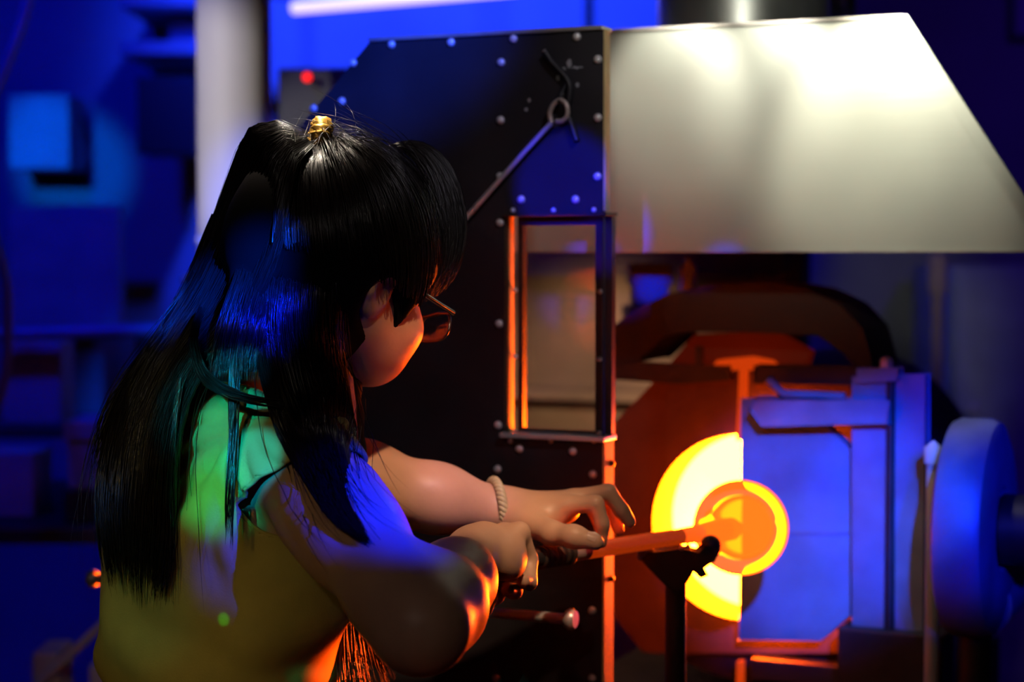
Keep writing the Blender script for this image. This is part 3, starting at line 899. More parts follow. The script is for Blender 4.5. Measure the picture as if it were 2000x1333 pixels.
for y0, y1 in ((8, 28), (92, 118)):
    part('shelf_board', MB().box(P(255, y0, 4.5).x, P(500, y0, 4.5).x, 4.4, 4.78, P(255, y1, 4.5).z, P(255, y0, 4.5).z), 'box_blue', sh, bevel=0.004)
part('shelf_back', MB().box(P(255, 0, 4.5).x, P(500, 0, 4.5).x, 4.76, 4.79, P(255, 118, 4.5).z, P(255, -60, 4.5).z), 'box_blue', sh)
cabinet('shelf_box', 'blue-lit carton on the lower wall shelf board', 'box', 330, 42, 450, 92, 4.46, 0.2, 'box_blue')
cabinet('dark_speaker', 'dark box hanging under the wall shelf left of the column', 'speaker', 268, 150, 380, 300, 4.4, 0.2, 'black_plastic')

# ================================================================== the worker
mat('skin', (0.62, 0.36, 0.24), 0.45, noise=0.06, nscale=25, bump=0.06, bscale=220, spec=0.4)
mat('nail', (0.72, 0.46, 0.36), 0.25)
mat('lip', (0.45, 0.16, 0.13), 0.4)
mat('eye_white', (0.8, 0.78, 0.75), 0.15)
mat('iris', (0.03, 0.015, 0.01), 0.1)
mat('shirt_cloth', (0.60, 0.50, 0.15), 0.85, noise=0.06, nscale=40, bump=0.12, bscale=500, spec=0.2)
mat('trousers_cloth', (0.03, 0.03, 0.04), 0.9, noise=0.1, nscale=30)
mat('shoe_leather', (0.02, 0.018, 0.016), 0.5)
mat('hair_dark', (0.007, 0.0045, 0.004), 0.27, spec=0.7)
mat('hair_base', (0.004, 0.003, 0.003), 0.8, spec=0.08)
mat('hair_tie_gold', (0.75, 0.42, 0.08), 0.35, 0.7)
mat('glasses_frame', (0.02, 0.012, 0.012), 0.2)
thin_glass('lens', (0.9, 0.9, 0.88), 0.08)
mat('bracelet_cord', (0.55, 0.47, 0.28), 0.45)


def A(v):
    return np.array(tuple(v), float)


def smin(a, b, k):
    h = np.clip(k - np.abs(a - b), 0, None) / k
    return np.minimum(a, b) - h * h * k * 0.25


class SDF:
    """a smooth union of round cones and ellipsoids"""

    def __init__(self):
        self.p = []

    def cap(self, a, b, ra, rb, k=0.02):
        a, b = A(a), A(b)
        m = max(ra, rb) + k + 0.035
        self.p.append(('c', a, b, ra, rb, k, np.minimum(a, b) - m, np.maximum(a, b) + m))
        return self

    def chain(self, pts, rs, k=0.02):
        for i in range(len(pts) - 1):
            self.cap(pts[i], pts[i + 1], rs[i], rs[i + 1], k)
        return self

    def ell(self, c, R, rad, k=0.02, sub=False):
        c, rad = A(c), np.array(rad, float)
        m = rad.max() + k + 0.035
        self.p.append(('s' if sub else 'e', c, np.array(R, float), rad, None, k, c - m, c + m))
        return self

    def __call__(self, X):
        d = np.full(len(X), 0.5)
        x0, x1 = X.min(0), X.max(0)
        for t, a, b, ra, rb, k, lo, hi in self.p:
            if np.any(x1 < lo) or np.any(x0 > hi):
                continue
            m = np.all((X > lo) & (X < hi), axis=1)
            if not m.any():
                continue
            Q = X[m]
            if t == 'c':
                ba = b - a
                w = Q - a
                h = np.clip(w @ ba / max(ba @ ba, 1e-12), 0, 1)
                e = np.sqrt(((w - h[:, None] * ba) ** 2).sum(1)) - (ra + (rb - ra) * h)
            else:
                q = (Q - a) @ b
                k0 = np.sqrt(((q / ra) ** 2).sum(1))
                k1 = np.sqrt(((q / (ra * ra)) ** 2).sum(1))
                e = k0 * (k0 - 1) / np.maximum(k1, 1e-9)
            if t == 's':
                d[m] = -smin(-d[m], e, k)
            else:
                d[m] = smin(d[m], e, k)
        return d

    def bounds(self):
        lo = np.min([p[6] for p in self.p if p[0] != 's'], axis=0)
        hi = np.max([p[7] for p in self.p if p[0] != 's'], axis=0)
        return lo, hi


def polygonise(fn, lo, hi, h, B=8):
    """sparse sampling of a distance field + naive surface nets"""
    n = [int(math.ceil((hi[i] - lo[i]) / h / B)) * B + 1 for i in range(3)]
    F = np.full(n, 0.5, np.float32)
    nb = [(k - 1) // B for k in n]
    g = np.stack(np.meshgrid(*[np.arange(k) for k in nb], indexing='ij'), -1).reshape(-1, 3)
    cen = lo + (g * B + B / 2) * h
    dc = fn(cen)
    act = g[np.abs(dc) < B * h * 0.87 * 1.35 + 0.004]
    F_in = dc.reshape(nb)
    # whole blocks deep inside
    for i, j, k in g[dc <= -(B * h * 0.87 * 1.35 + 0.004)]:
        F[i * B:i * B + B + 1, j * B:j * B + B + 1, k * B:k * B + B + 1] = -0.5
    loc = np.stack(np.meshgrid(*[np.arange(B + 1)] * 3, indexing='ij'), -1).reshape(-1, 3)
    k4 = act // 4
    act = act[np.lexsort((k4[:, 2], k4[:, 1], k4[:, 0]))]
    CH = 64
    for s in range(0, len(act), CH):
        blk = act[s:s + CH]
        idx = (blk[:, None, :] * B + loc[None]).reshape(-1, 3)
        F[idx[:, 0], idx[:, 1], idx[:, 2]] = fn(lo + idx * h)
    S = F < 0
    c = np.zeros([k - 1 for k in n], np.int8)
    for dx in (0, 1):
        for dy in (0, 1):
            for dz in (0, 1):
                c += S[dx:n[0] - 1 + dx, dy:n[1] - 1 + dy, dz:n[2] - 1 + dz]
    mixed = (c > 0) & (c < 8)
    ci = np.argwhere(mixed)
    idx = np.full(mixed.shape, -1, np.int64)
    idx[mixed] = np.arange(len(ci))
    acc = np.zeros((len(ci), 3))
    cnt = np.zeros(len(ci))
    cor = [(0, 0, 0), (1, 0, 0), (0, 1, 0), (1, 1, 0), (0, 0, 1), (1, 0, 1), (0, 1, 1), (1, 1, 1)]
    val = [F[ci[:, 0] + q[0], ci[:, 1] + q[1], ci[:, 2] + q[2]] for q in cor]
    for e0, e1 in [(0, 1), (2, 3), (4, 5), (6, 7), (0, 2), (1, 3), (4, 6), (5, 7), (0, 4), (1, 5), (2, 6), (3, 7)]:
        a, b = val[e0], val[e1]
        m = (a < 0) != (b < 0)
        t = (a[m] / (a[m] - b[m]))[:, None]
        acc[m] += np.array(cor[e0]) * (1 - t) + np.array(cor[e1]) * t
        cnt[m] += 1
    V = lo + (ci + acc / cnt[:, None]) * h
    quads = []
    for ax in range(3):
        s0 = [slice(None)] * 3
        s1 = [slice(None)] * 3
        s0[ax] = slice(0, -1)
        s1[ax] = slice(1, None)
        x = S[tuple(s0)] != S[tuple(s1)]
        e = np.argwhere(x)
        o1, o2 = [k for k in range(3) if k != ax]
        e = e[(e[:, o1] > 0) & (e[:, o2] > 0) & (e[:, o1] < n[o1] - 1) & (e[:, o2] < n[o2] - 1)]
        d1, d2 = np.zeros(3, int), np.zeros(3, int)
        d1[o1] = 1
        d2[o2] = 1
        q = np.stack([idx[tuple((e - d1 - d2).T)], idx[tuple((e - d2).T)], idx[tuple(e.T)], idx[tuple((e - d1).T)]], 1)
        inside = S[tuple(e.T)]
        if ax == 1:
            inside = ~inside
        q[~inside] = q[~inside][:, ::-1]
        quads.append(q)
    return V, np.vstack(quads)


def np_mesh(name, V, Q, m, parent, smooth=True, label=None):
    V = np.ascontiguousarray(V, np.float32)
    Q = np.ascontiguousarray(Q, np.int32)
    k = Q.shape[1]
    me = bpy.data.meshes.new(name)
    me.vertices.add(len(V))
    me.vertices.foreach_set('co', V.ravel())
    me.loops.add(Q.size)
    me.loops.foreach_set('vertex_index', Q.ravel())
    me.polygons.add(len(Q))
    me.polygons.foreach_set('loop_start', np.arange(0, Q.size, k, dtype=np.int32))
    me.polygons.foreach_set('use_smooth', np.full(len(Q), smooth))
    me.update()
    me.validate()
    me.materials.append(MATS[m])
    o = bpy.data.objects.new(name, me)
    link(o, parent)
    INV[o.name] = Matrix.Identity(4)
    if label:
        o['label'] = label
    return o


def lap(V, Q, it=2, w=0.5):
    """light smoothing"""
    E = np.vstack([Q[:, [0, 1]], Q[:, [1, 2]], Q[:, [2, 3]], Q[:, [3, 0]]])
    for _ in range(it):
        s = np.zeros_like(V)
        c = np.zeros(len(V))
        for x, y in ((0, 1), (1, 0)):
            for ax in range(3):
                s[:, ax] += np.bincount(E[:, x], V[E[:, y], ax], len(V))
            c += np.bincount(E[:, x], minlength=len(V))
        V = V * (1 - w) + w * s / np.maximum(c, 1)[:, None]
    return V


# ---- skeleton (photo pixel + distance -> world)
PHI = math.radians(38)
BF = Vector((math.cos(PHI), math.sin(PHI), 0))     # where the chest faces
BL = Vector((-math.sin(PHI), math.cos(PHI), 0))    # towards her left
Z = Vector((0, 0, 1))
RS = P(592, 925, 1.84)
LS = RS + BL * 0.31 + Z * 0.0
MID = (RS + LS) / 2
C7 = MID + Z * 0.075 - BF * 0.035
PEL = P(436, 1440, 1.97)
PEL = Vector((PEL.x, PEL.y, 0.90))
EL = P(822, 1222, 1.66)
WR = P(925, 1085, 1.90)
LEL = P(610, 925, 2.03)
LWR = P(982, 1000, 2.09)

# head frame
YAW, PIT, ROLL = math.radians(47), math.radians(22), math.radians(0)
HF = Vector((math.cos(YAW) * math.cos(PIT), math.sin(YAW) * math.cos(PIT), -math.sin(PIT)))
HR = Vector((math.sin(YAW), -math.cos(YAW), 0))
HU = HR.cross(HF)
if ROLL:
    HR, HU = HR * math.cos(ROLL) - HU * math.sin(ROLL), HU * math.cos(ROLL) + HR * math.sin(ROLL)
HS = 1.03
EAR = P(722, 586, 1.875)
HC = EAR - HR * 0.070 * HS + HU * 0.012 * HS + HF * 0.008 * HS
RH = np.array([tuple(HF), tuple(HR), tuple(HU)]).T


def HD(f, r, u):
    if u < -0.01:
        u = -0.01 + (u + 0.01) * 0.48
    return HC + (HF * f + HR * r + HU * u) * HS


worker = thing('person', 'person in a pale yellow sleeveless top with long dark hair turning a blowpipe', 'person', (PEL.x, PEL.y, 0))

# ---- torso (also the form under the shirt)
RT = np.array([tuple(BF), tuple(BL), (0, 0, 1)]).T
CH = MID - Z * 0.115 + BF * 0.0
WA = PEL + (MID - PEL) * 0.42 - BF * 0.005


def torso(s, g=0.0):
    s.ell(CH, RT, (0.098 + g, 0.138 + g, 0.165 + g), 0.05)
    s.ell(CH - BF * 0.025 + Z * 0.03, RT, (0.080 + g, 0.128 + g, 0.14 + g), 0.05)
    s.ell(WA, RT, (0.090 + g, 0.120 + g, 0.13 + g), 0.06)
    s.ell(PEL + Z * 0.02, RT, (0.088 + g, 0.132 + g, 0.13 + g), 0.06)
    s.ell(CH + BF * 0.075 - BL * 0.060 - Z * 0.01, RT, (0.045 + g, 0.055 + g, 0.055 + g), 0.04)
    s.ell(CH + BF * 0.075 + BL * 0.060 - Z * 0.01, RT, (0.045 + g, 0.055 + g, 0.055 + g), 0.04)
    # shoulder girdle
    s.cap(C7 - Z * 0.02, RS + Z * 0.012, 0.040 + g, 0.042 + g, 0.05)
    s.cap(C7 - Z * 0.02, LS + Z * 0.012, 0.040 + g, 0.042 + g, 0.05)
    return s


body = torso(SDF(), -0.008)
body.chain([C7 - BF * 0.0, C7 + (HC - C7) * 0.45, HD(-0.025, 0, -0.055)], [0.056, 0.050, 0.050], 0.03)
# head
body.ell(HD(-0.008, 0, 0.026), RH, (0.094 * HS, 0.074 * HS, 0.090 * HS), 0.02)
body.ell(HD(0.045, 0, -0.02), RH, (0.048 * HS, 0.060 * HS, 0.054 * HS), 0.03)
body.cap(HD(0.012, 0.050, -0.062), HD(0.068, 0.018, -0.098), 0.016, 0.017, 0.035)
body.cap(HD(0.012, -0.050, -0.062), HD(0.068, -0.018, -0.098), 0.016, 0.017, 0.035)
body.cap(HD(0.074, -0.008, -0.100), HD(0.074, 0.008, -0.100), 0.018, 0.018, 0.02)
body.ell(HD(0.050, 0.034, -0.052), RH, (0.034 * HS, 0.024 * HS, 0.038 * HS), 0.03)
body.ell(HD(0.050, -0.034, -0.052), RH, (0.034 * HS, 0.024 * HS, 0.038 * HS), 0.03)
body.ell(HD(0.064, 0.046, -0.022), RH, (0.020, 0.016, 0.014), 0.025)
body.ell(HD(0.064, -0.046, -0.022), RH, (0.020, 0.016, 0.014), 0.025)
body.chain([HD(0.088, 0, 0.004), HD(0.100, 0, -0.018), HD(0.110, 0, -0.034)], [0.008, 0.008, 0.010], 0.012)
body.ell(HD(0.098, 0.011, -0.038), RH, (0.010, 0.007, 0.007), 0.008)
body.ell(HD(0.098, -0.011, -0.038), RH, (0.010, 0.007, 0.007), 0.008)
body.ell(HD(0.086, 0, -0.063), RH, (0.012, 0.024, 0.010), 0.012)
for s in (1, -1):
    body.ell(HD(0.094, s * 0.031, -0.001), RH, (0.014, 0.016, 0.011), 0.012, sub=True)
    # ear: rim, lobe, bowl
    er = [(-0.014, 0.074, -0.030), (-0.022, 0.083, -0.008), (-0.020, 0.086, 0.012), (-0.006, 0.084, 0.020), (0.006, 0.078, 0.012), (0.006, 0.074, -0.002)]
    body.chain([HD(f, s * r, u) for f, r, u in er], [0.0055, 0.0045, 0.0042, 0.0042, 0.004, 0.004], 0.006)
    body.ell(HD(-0.006, s * 0.076, -0.004), RH, (0.016, 0.006, 0.022), 0.008)
    body.ell(HD(-0.008, s * 0.074, -0.034), RH, (0.008, 0.005, 0.009), 0.006)
    body.ell(HD(-0.003, s * 0.084, 0.000), RH, (0.008, 0.006, 0.011), 0.006, sub=True)
# right arm
mid_up = RS.lerp(EL, 0.45)
body.chain([RS, RS.lerp(EL, 0.25) + Z * 0.0, mid_up, RS.lerp(EL, 0.8), EL], [0.048, 0.049, 0.046, 0.041, 0.039], 0.03)
body.chain([EL, EL.lerp(WR, 0.25), EL.lerp(WR, 0.6), WR], [0.039, 0.043, 0.036, 0.0265], 0.03)
# left arm
body.chain([LS, LS.lerp(LEL, 0.5), LEL], [0.047, 0.044, 0.038], 0.03)
body.chain([LEL, LEL.lerp(LWR, 0.25), LEL.lerp(LWR, 0.65), LWR], [0.038, 0.043, 0.034, 0.025], 0.03)

# ---- right fist over the pipe
h_ = Vector((0.22, 0.92, -0.02)).normalized()
p_ = Vector((0.10, -0.25, -0.95))
p_ = (p_ - h_ * p_.dot(h_)).normalized()
s_ = p_.cross(h_).normalized()


def RHN(h, s, p):
    return WR + h_ * h + s_ * s + p_ * p


body.cap(WR, RHN(0.03, 0.004, -0.004), 0.0265, 0.027, 0.02)
for s, hh in ((-0.027, 0.082), (-0.007, 0.086), (0.014, 0.082), (0.033, 0.074)):
    body.cap(RHN(0.012, s * 0.45, 0.002), RHN(hh, s, -0.010), 0.0155, 0.0115, 0.014)
body.ell(RHN(0.045, 0.0, 0.010), np.array([tuple(h_), tuple(s_), tuple(p_)]).T, (0.042, 0.036, 0.017), 0.015)
body.ell(RHN(0.030, 0.030, 0.014), np.array([tuple(h_), tuple(s_), tuple(p_)]).T, (0.034, 0.015, 0.020), 0.015)
for s, hh, ln, rr in ((-0.028, 0.083, 1.0, 0.0095), (-0.007, 0.087, 1.06, 0.0098), (0.0145, 0.083, 1.0, 0.0094), (0.034, 0.075, 0.85, 0.0086)):
    j = [(hh, s, -0.010), (hh + 0.022 * ln, s * 1.02, 0.026 * ln), (hh + 0.000, s * 1.03, 0.052 * ln), (hh - 0.026 * ln, s * 1.02, 0.046 * ln)]
    body.chain([RHN(*q) for q in j], [rr * 1.15, rr * 1.05, rr * 0.98, rr * 0.85], 0.005)
# thumb wraps under
body.chain([RHN(0.018, -0.022, 0.010), RHN(0.045, -0.040, 0.028), RHN(0.062, -0.036, 0.052), RHN(0.070, -0.016, 0.066)], [0.015, 0.0125, 0.0108, 0.009], 0.008)

# ---- left hand resting over the pipe
body.cap(LWR, P(1010, 1003, 2.085), 0.025, 0.026, 0.02)
mc = {'index': P(1108, 988, 2.055), 'middle': P(1120, 975, 2.075), 'ring': P(1118, 978, 2.095), 'pinky': P(1105, 990, 2.112)}
for k, q in mc.items():
    dd = {'index': 2.075, 'middle': 2.083, 'ring': 2.092, 'pinky': 2.10}[k]
    body.cap(P(1010, 1003, dd), q, 0.0165, 0.0115, 0.014)
body.ell(P(1060, 1003, 2.08), np.eye(3), (0.040, 0.036, 0.017), 0.015)
body.ell(P(1035, 1022, 2.06), np.eye(3), (0.032, 0.018, 0.018), 0.015)
fing = {'index': [(1108, 988, 2.055), (1163, 984, 2.045), (1176, 1024, 2.045), (1174, 1060, 2.05)],
        'middle': [(1120, 975, 2.075), (1188, 962, 2.068), (1214, 998, 2.066), (1230, 1020, 2.066)],
        'ring': [(1118, 978, 2.095), (1178, 966, 2.092), (1200, 1008, 2.088), (1208, 1036, 2.086)],
        'pinky': [(1105, 990, 2.112), (1150, 984, 2.115), (1168, 1016, 2.11), (1172, 1040, 2.106)]}
for k, js in fing.items():
    rr = {'index': 0.0094, 'middle': 0.0096, 'ring': 0.0090, 'pinky': 0.0080}[k]
    body.chain([P(*q) for q in js], [rr * 1.15, rr * 1.0, rr * 0.92, rr * 0.78], 0.004)
body.chain([P(1022, 1018, 2.055), P(1078, 1042, 2.018), P(1122, 1050, 2.002), P(1163, 1059, 1.998)], [0.0165, 0.0130, 0.0112, 0.0094], 0.008)
body.ell(P(1118, 1046, 2.002), np.eye(3), (0.013, 0.010, 0.010), 0.008)

lo, hi = body.bounds()
V, Q = polygonise(body, lo, hi, 0.0027)
V = lap(V, Q, 2, 0.5)
np_mesh('body', V, Q, 'skin', worker, label='bare skin of head, arms and hands')

# ---- nails
def nail(base, tip, up, w):
    base, tip = Vector(base), Vector(tip)
    t = (tip - base).normalized()
    up = Vector(up)
    up = (up - t * up.dot(t)).normalized()
    x = t.cross(up)
    ln = (tip - base).length
    mb = MB()
    v, f = [], []
    for i in range(7):
        u = i / 6
        ww = w * (0.85 + 0.35 * math.sin(math.pi * min(1, u * 1.1) * 0.5)) * (1 if u < 0.8 else 1 - (u - 0.8) * 1.6)
        for k in range(7):
            s = k / 6 * 2 - 1
            v.append(base + t * (ln * u) + x * (ww * s) + up * (-abs(s) ** 2 * w * 0.45 - u * u * 0.0010))
    for i in range(6):
        for k in range(6):
            f.append((i * 7 + k, i * 7 + k + 1, i * 7 + k + 8, i * 7 + k + 7))
    mb.add(v, f)
    return mb


tb, tt = P(1146, 1054, 1.998), P(1168, 1056, 1.998)
nup = Vector((0.05, -0.72, 0.70))
part('fingernail', nail(tb + nup.normalized() * 0.0098, tt + nup.normalized() * 0.0088, nup, 0.0056), 'nail', worker, smooth=180)
for k in ('middle', 'ring', 'pinky', 'index'):
    a, b = P(*fing[k][2]), P(*fing[k][3])
    t = (b - a).normalized()
    up = Vector((0.8, 0.05, 0.55))
    part('fingernail', nail(a.lerp(b, 0.62) + (up - t * up.dot(t)).normalized() * 0.0078, b + (up - t * up.dot(t)).normalized() * 0.0070, up, 0.0045), 'nail', worker, smooth=180)

# ---- eyes, lips, brows
for s in (1, -1):
    ey = part('eye', MB().ball(HD(0.078, s * 0.031, -0.001), 0.0115, 20, 14), 'eye_white', worker, smooth=180)
    part('iris', MB().lathe([(0.0055, 0.0095), (0.004, 0.0115), (0, 0.0122)], HD(0.078, s * 0.031, -0.001), HF - HU * 0.3, 16), 'iris', ey, smooth=180)
    part('eyebrow', MB().tube([HD(0.092, s * 0.016, 0.016), HD(0.092, s * 0.030, 0.020), HD(0.080, s * 0.046, 0.016)], [0.003, 0.0035, 0.002], 8), 'hair_base', worker, smooth=60)
part('lips', MB().tube([HD(0.086, -0.022, -0.064), HD(0.097, -0.008, -0.061), HD(0.0985, 0, -0.062), HD(0.097, 0.008, -0.061), HD(0.086, 0.022, -0.064)], [0.001, 0.0045, 0.005, 0.0045, 0.001], 10), 'lip', worker, smooth=180)

# ---- glasses
_HD = HD


def HD(f, r, u):
    return _HD(f + 0.004, r, u) + HU * 0.010


gls = part('glasses_front', MB().tube([HD(0.104, 0.068, 0.008), HD(0.112, 0.04, 0.010), HD(0.116, 0.012, 0.006), HD(0.116, -0.012, 0.006), HD(0.112, -0.04, 0.010), HD(0.104, -0.068, 0.008)], 0.0022, 8), 'glasses_frame', worker, smooth=60, label='dark-rimmed glasses')
for s in (1, -1):
    part('temple_arm', MB().tube([HD(0.104, s * 0.068, 0.008), HD(0.07, s * 0.0735, 0.008), HD(0.0, s * 0.080, 0.010), HD(-0.018, s * 0.080, -0.004)], [0.0032, 0.0028, 0.002, 0.002], 8), 'glasses_frame', gls, smooth=60)
    rim = []
    for k in range(29):
        an = 2 * math.pi * k / 28
        rr = 0.0255
        x, y = 0.039 + 0.0285 * math.copysign(abs(math.cos(an)) ** 0.75, math.cos(an)), -0.012 + 0.0225 * math.copysign(abs(math.sin(an)) ** 0.8, math.sin(an))
        rim.append(HD(0.116 - (x / 0.07) ** 2 * 0.012 + 0.0, s * x, y))
    part('lens_rim', MB().tube(rim, 0.0016, 8), 'glasses_frame', gls, smooth=60)
    cen = sum((Vector(q) for q in rim[:-1]), Vector()) / 28
    mb = MB()
    n = 28
    vv = [cen + HF * 0.001] + rim[:-1]
    v2 = [q - HF * 0.0015 for q in vv]
    f = []
    for k in range(n):
        k2 = k % n + 1
        k3 = (k + 1) % n + 1
        f += [(0, k2, k3), (n + 1, n + 1 + k3, n + 1 + k2), (k2, n + 1 + k2, n + 1 + k3, k3)]
    mb.add(vv + v2, f)
    part('lens', mb, 'lens', gls, smooth=40)

HD = _HD

# ---- shirt: the torso form with ease, folds, neck and arm openings
sh = torso(SDF(), 0.006)
sh.cap(CH + BF * 0.06, PEL + BF * 0.04, 0.074, 0.074, 0.05)
sh.cap(CH - BF * 0.035, PEL - BF * 0.01, 0.078, 0.084, 0.05)
sh.cap(RS + Z * 0.005 - BL * -0.02, RS.lerp(EL, 0.16) + Z * 0.006, 0.050, 0.054, 0.04)
sh.cap(LS + Z * 0.005, LS.lerp(LEL, 0.16) + Z * 0.006, 0.050, 0.054, 0.04)
ARMP = A(RS - Z * 0.10 - BF * 0.01)


def shirt_fn(X):
    d = sh(X)
    near = np.abs(d) < 0.03
    if near.any():
        Y = X[near] - A(RS)
        f = Y @ A(BF)
        l = Y @ A(BL)
        z = Y[:, 2]
        # drag folds fanning down the back from the shoulder, cross folds at the waist
        ang = np.arctan2(l - 0.02, -(z - 0.05))
        rad = np.sqrt((l - 0.02) ** 2 + (z - 0.05) ** 2)
        e = 0.0055 * np.sin(ang * 15 + rad * 12) * np.exp(-((rad - 0.14) / 0.11) ** 2)
        e += 0.0065 * np.sin((z * 0.75 + f * 0.55 + l * 0.30) * 62 + np.sin(l * 22) * 1.2) * np.exp(-((z + 0.24) / 0.10) ** 2)
        e += 0.0034 * np.sin(z * 38 + l * 30 - f * 21) + 0.0022 * np.sin(z * 71 - l * 44 + 1.3)
        d[near] -= e
    return d


lo, hi = sh.bounds()
lo[2] = PEL.z - 0.06
V, Q = polygonise(shirt_fn, lo, hi, 0.0042)
V = lap(V, Q, 2, 0.5)
cen = V[Q].mean(1)


def away(pt, axis, cut):
    return (cen - A(pt)) @ A(Vector(axis).normalized()) < cut


neck_ax = (HC - C7).normalized()
keep = cen[:, 2] > PEL.z - 0.05
keep &= ~(np.linalg.norm(cen - A(C7 + neck_ax * 0.045), axis=1) < 0.064)
for S_, E_, out in ((RS, EL, -BL), (LS, LEL, BL)):
    # arm opening: a tube round the upper arm, wider behind
    ax = A((E_ - S_).normalized())
    w = cen - A(S_ - BF * 0.016 + Z * 0.004)
    al = w @ ax
    rd = np.linalg.norm(w - al[:, None] * ax, axis=1)
    amin = -0.030 + 0.9 * np.clip(cen[:, 2] - (S_.z - 0.055), 0, 0.08)
    keep &= ~((rd < 0.064) & (al > amin) & (w @ A(out) > -0.030))
    keep &= ~((w @ A(out) > 0.058) & (al > amin) & (np.linalg.norm(w, axis=1) < 0.13))
Q = Q[keep]
used = np.unique(Q)
re = np.full(len(V), -1)
re[used] = np.arange(len(used))
shirt = np_mesh('shirt', V[used], re[Q], 'shirt_cloth', worker, label='pale yellow sleeveless top')
so = shirt.modifiers.new('cloth', 'SOLIDIFY')
so.thickness = 0.0022
so.offset = 1.0


def loops_of(Qk):
    """ordered boundary loops of a quad mesh"""
    E = np.vstack([Qk[:, [0, 1]], Qk[:, [1, 2]], Qk[:, [2, 3]], Qk[:, [3, 0]]])
    key = {}
    for a, b in E:
        key[(a, b)] = 1
    nxt = {a: b for (a, b) in key if (b, a) not in key}
    loops = []
    while nxt:
        a, b = next(iter(nxt.items()))
        lp = [a]
        while a in nxt:
            b = nxt.pop(a)
            lp.append(b)
            a = b
        loops.append(lp)
    return loops


for lp in loops_of(Q):
    pts = V[lp]
    if len(lp) < 40 or pts[:, 2].mean() < PEL.z + 0.02:
        continue
    for _ in range(10):
        pts[1:-1] = 0.5 * pts[1:-1] + 0.25 * (pts[:-2] + pts[2:])
    part('hem', MB().tube([Vector(q) for q in pts[::2]], 0.0026, 8), 'shirt_cloth', shirt, smooth=60)

# ---- trousers and shoes (below the frame, carrying her)
tr = SDF()
tr.ell(PEL + Z * 0.0, RT, (0.115, 0.155, 0.11), 0.04)
feet = []
for s in (1, -1):
    hip = PEL + BL * 0.085 * s - Z * 0.05
    ank = Vector((hip.x, hip.y, 0.09)) + BL * 0.05 * s + BF * (0.06 if s > 0 else -0.03)
    kn = hip.lerp(ank, 0.5) + BF * 0.035
    tr.chain([hip, kn, ank], [0.088, 0.062, 0.052], 0.03)
    feet.append(ank)
lo, hi = tr.bounds()
V, Q = polygonise(tr, lo, hi, 0.010)
np_mesh('trousers', V, Q, 'trousers_cloth', worker)
for ank in feet:
    s = SDF()
    g = Vector((ank.x, ank.y, 0))
    s.ell(g - BF * 0.015 + Z * 0.045, RT, (0.05, 0.038, 0.045), 0.02)
    s.ell(g + BF * 0.085 + Z * 0.028, RT, (0.095, 0.044, 0.028), 0.03)
    s.cap(g + Z * 0.05, ank + Z * 0.01, 0.042, 0.044, 0.02)
    lo, hi = s.bounds()
    V, Q = polygonise(s, lo, hi, 0.007)
    V[:, 2] = np.maximum(V[:, 2], 0.002)
    np_mesh('shoe', V, Q, 'shoe_leather', worker)

# ---- bracelet of twisted cord
bx_ = (LWR - LEL).normalized()
bcn = LWR - bx_ * 0.008
brc = None
n_ = bx_ + Vector((0.25, 0, 0.0)) * 0 + Z * 0.28
n_.normalize()
e1 = n_.cross(Vector((0, 1, 0))).normalized()
e2 = n_.cross(e1)
for st_ in range(3):
    pts = []
    for k in range(121):
        t = 2 * math.pi * k / 120
        tw = t * 13 + st_ * 2 * math.pi / 3
        rad = e1 * math.cos(t) + e2 * math.sin(t)
        pts.append(bcn + rad * (0.0335 + 0.0030 * math.cos(tw)) + n_ * (0.0030 * math.sin(tw)))
    o = part('bracelet' if st_ == 0 else 'bracelet_strand', MB().tube(pts, 0.0029, 8, caps=False), 'bracelet_cord', worker if st_ == 0 else brc, smooth=180, label='twisted cord bracelet' if st_ == 0 else None)
    if st_ == 0:
        brc = o

# ---- hair: a dark base volume, then combed strands over it
def Pn(a):
    """array of (px, py, d) -> world"""
    a = np.asarray(a, float)
    d = a[:, 2:3]
    return A(CAMP) + A(FW) * d + np.array([[1.0, 0, 0]]) * ((a[:, 0:1] - 1000) / F_PX * d) + A(UP) * ((666.5 - a[:, 1:2]) / F_PX * d)


def spline(ctrl, n):
    c = cr(ctrl, 10)
    s = np.concatenate([[0], np.cumsum(np.linalg.norm(np.diff(c, axis=0), axis=1))])
    t = np.linspace(0, s[-1], n)
    return np.stack([np.interp(t, s, c[:, k]) for k in range(3)], 1)


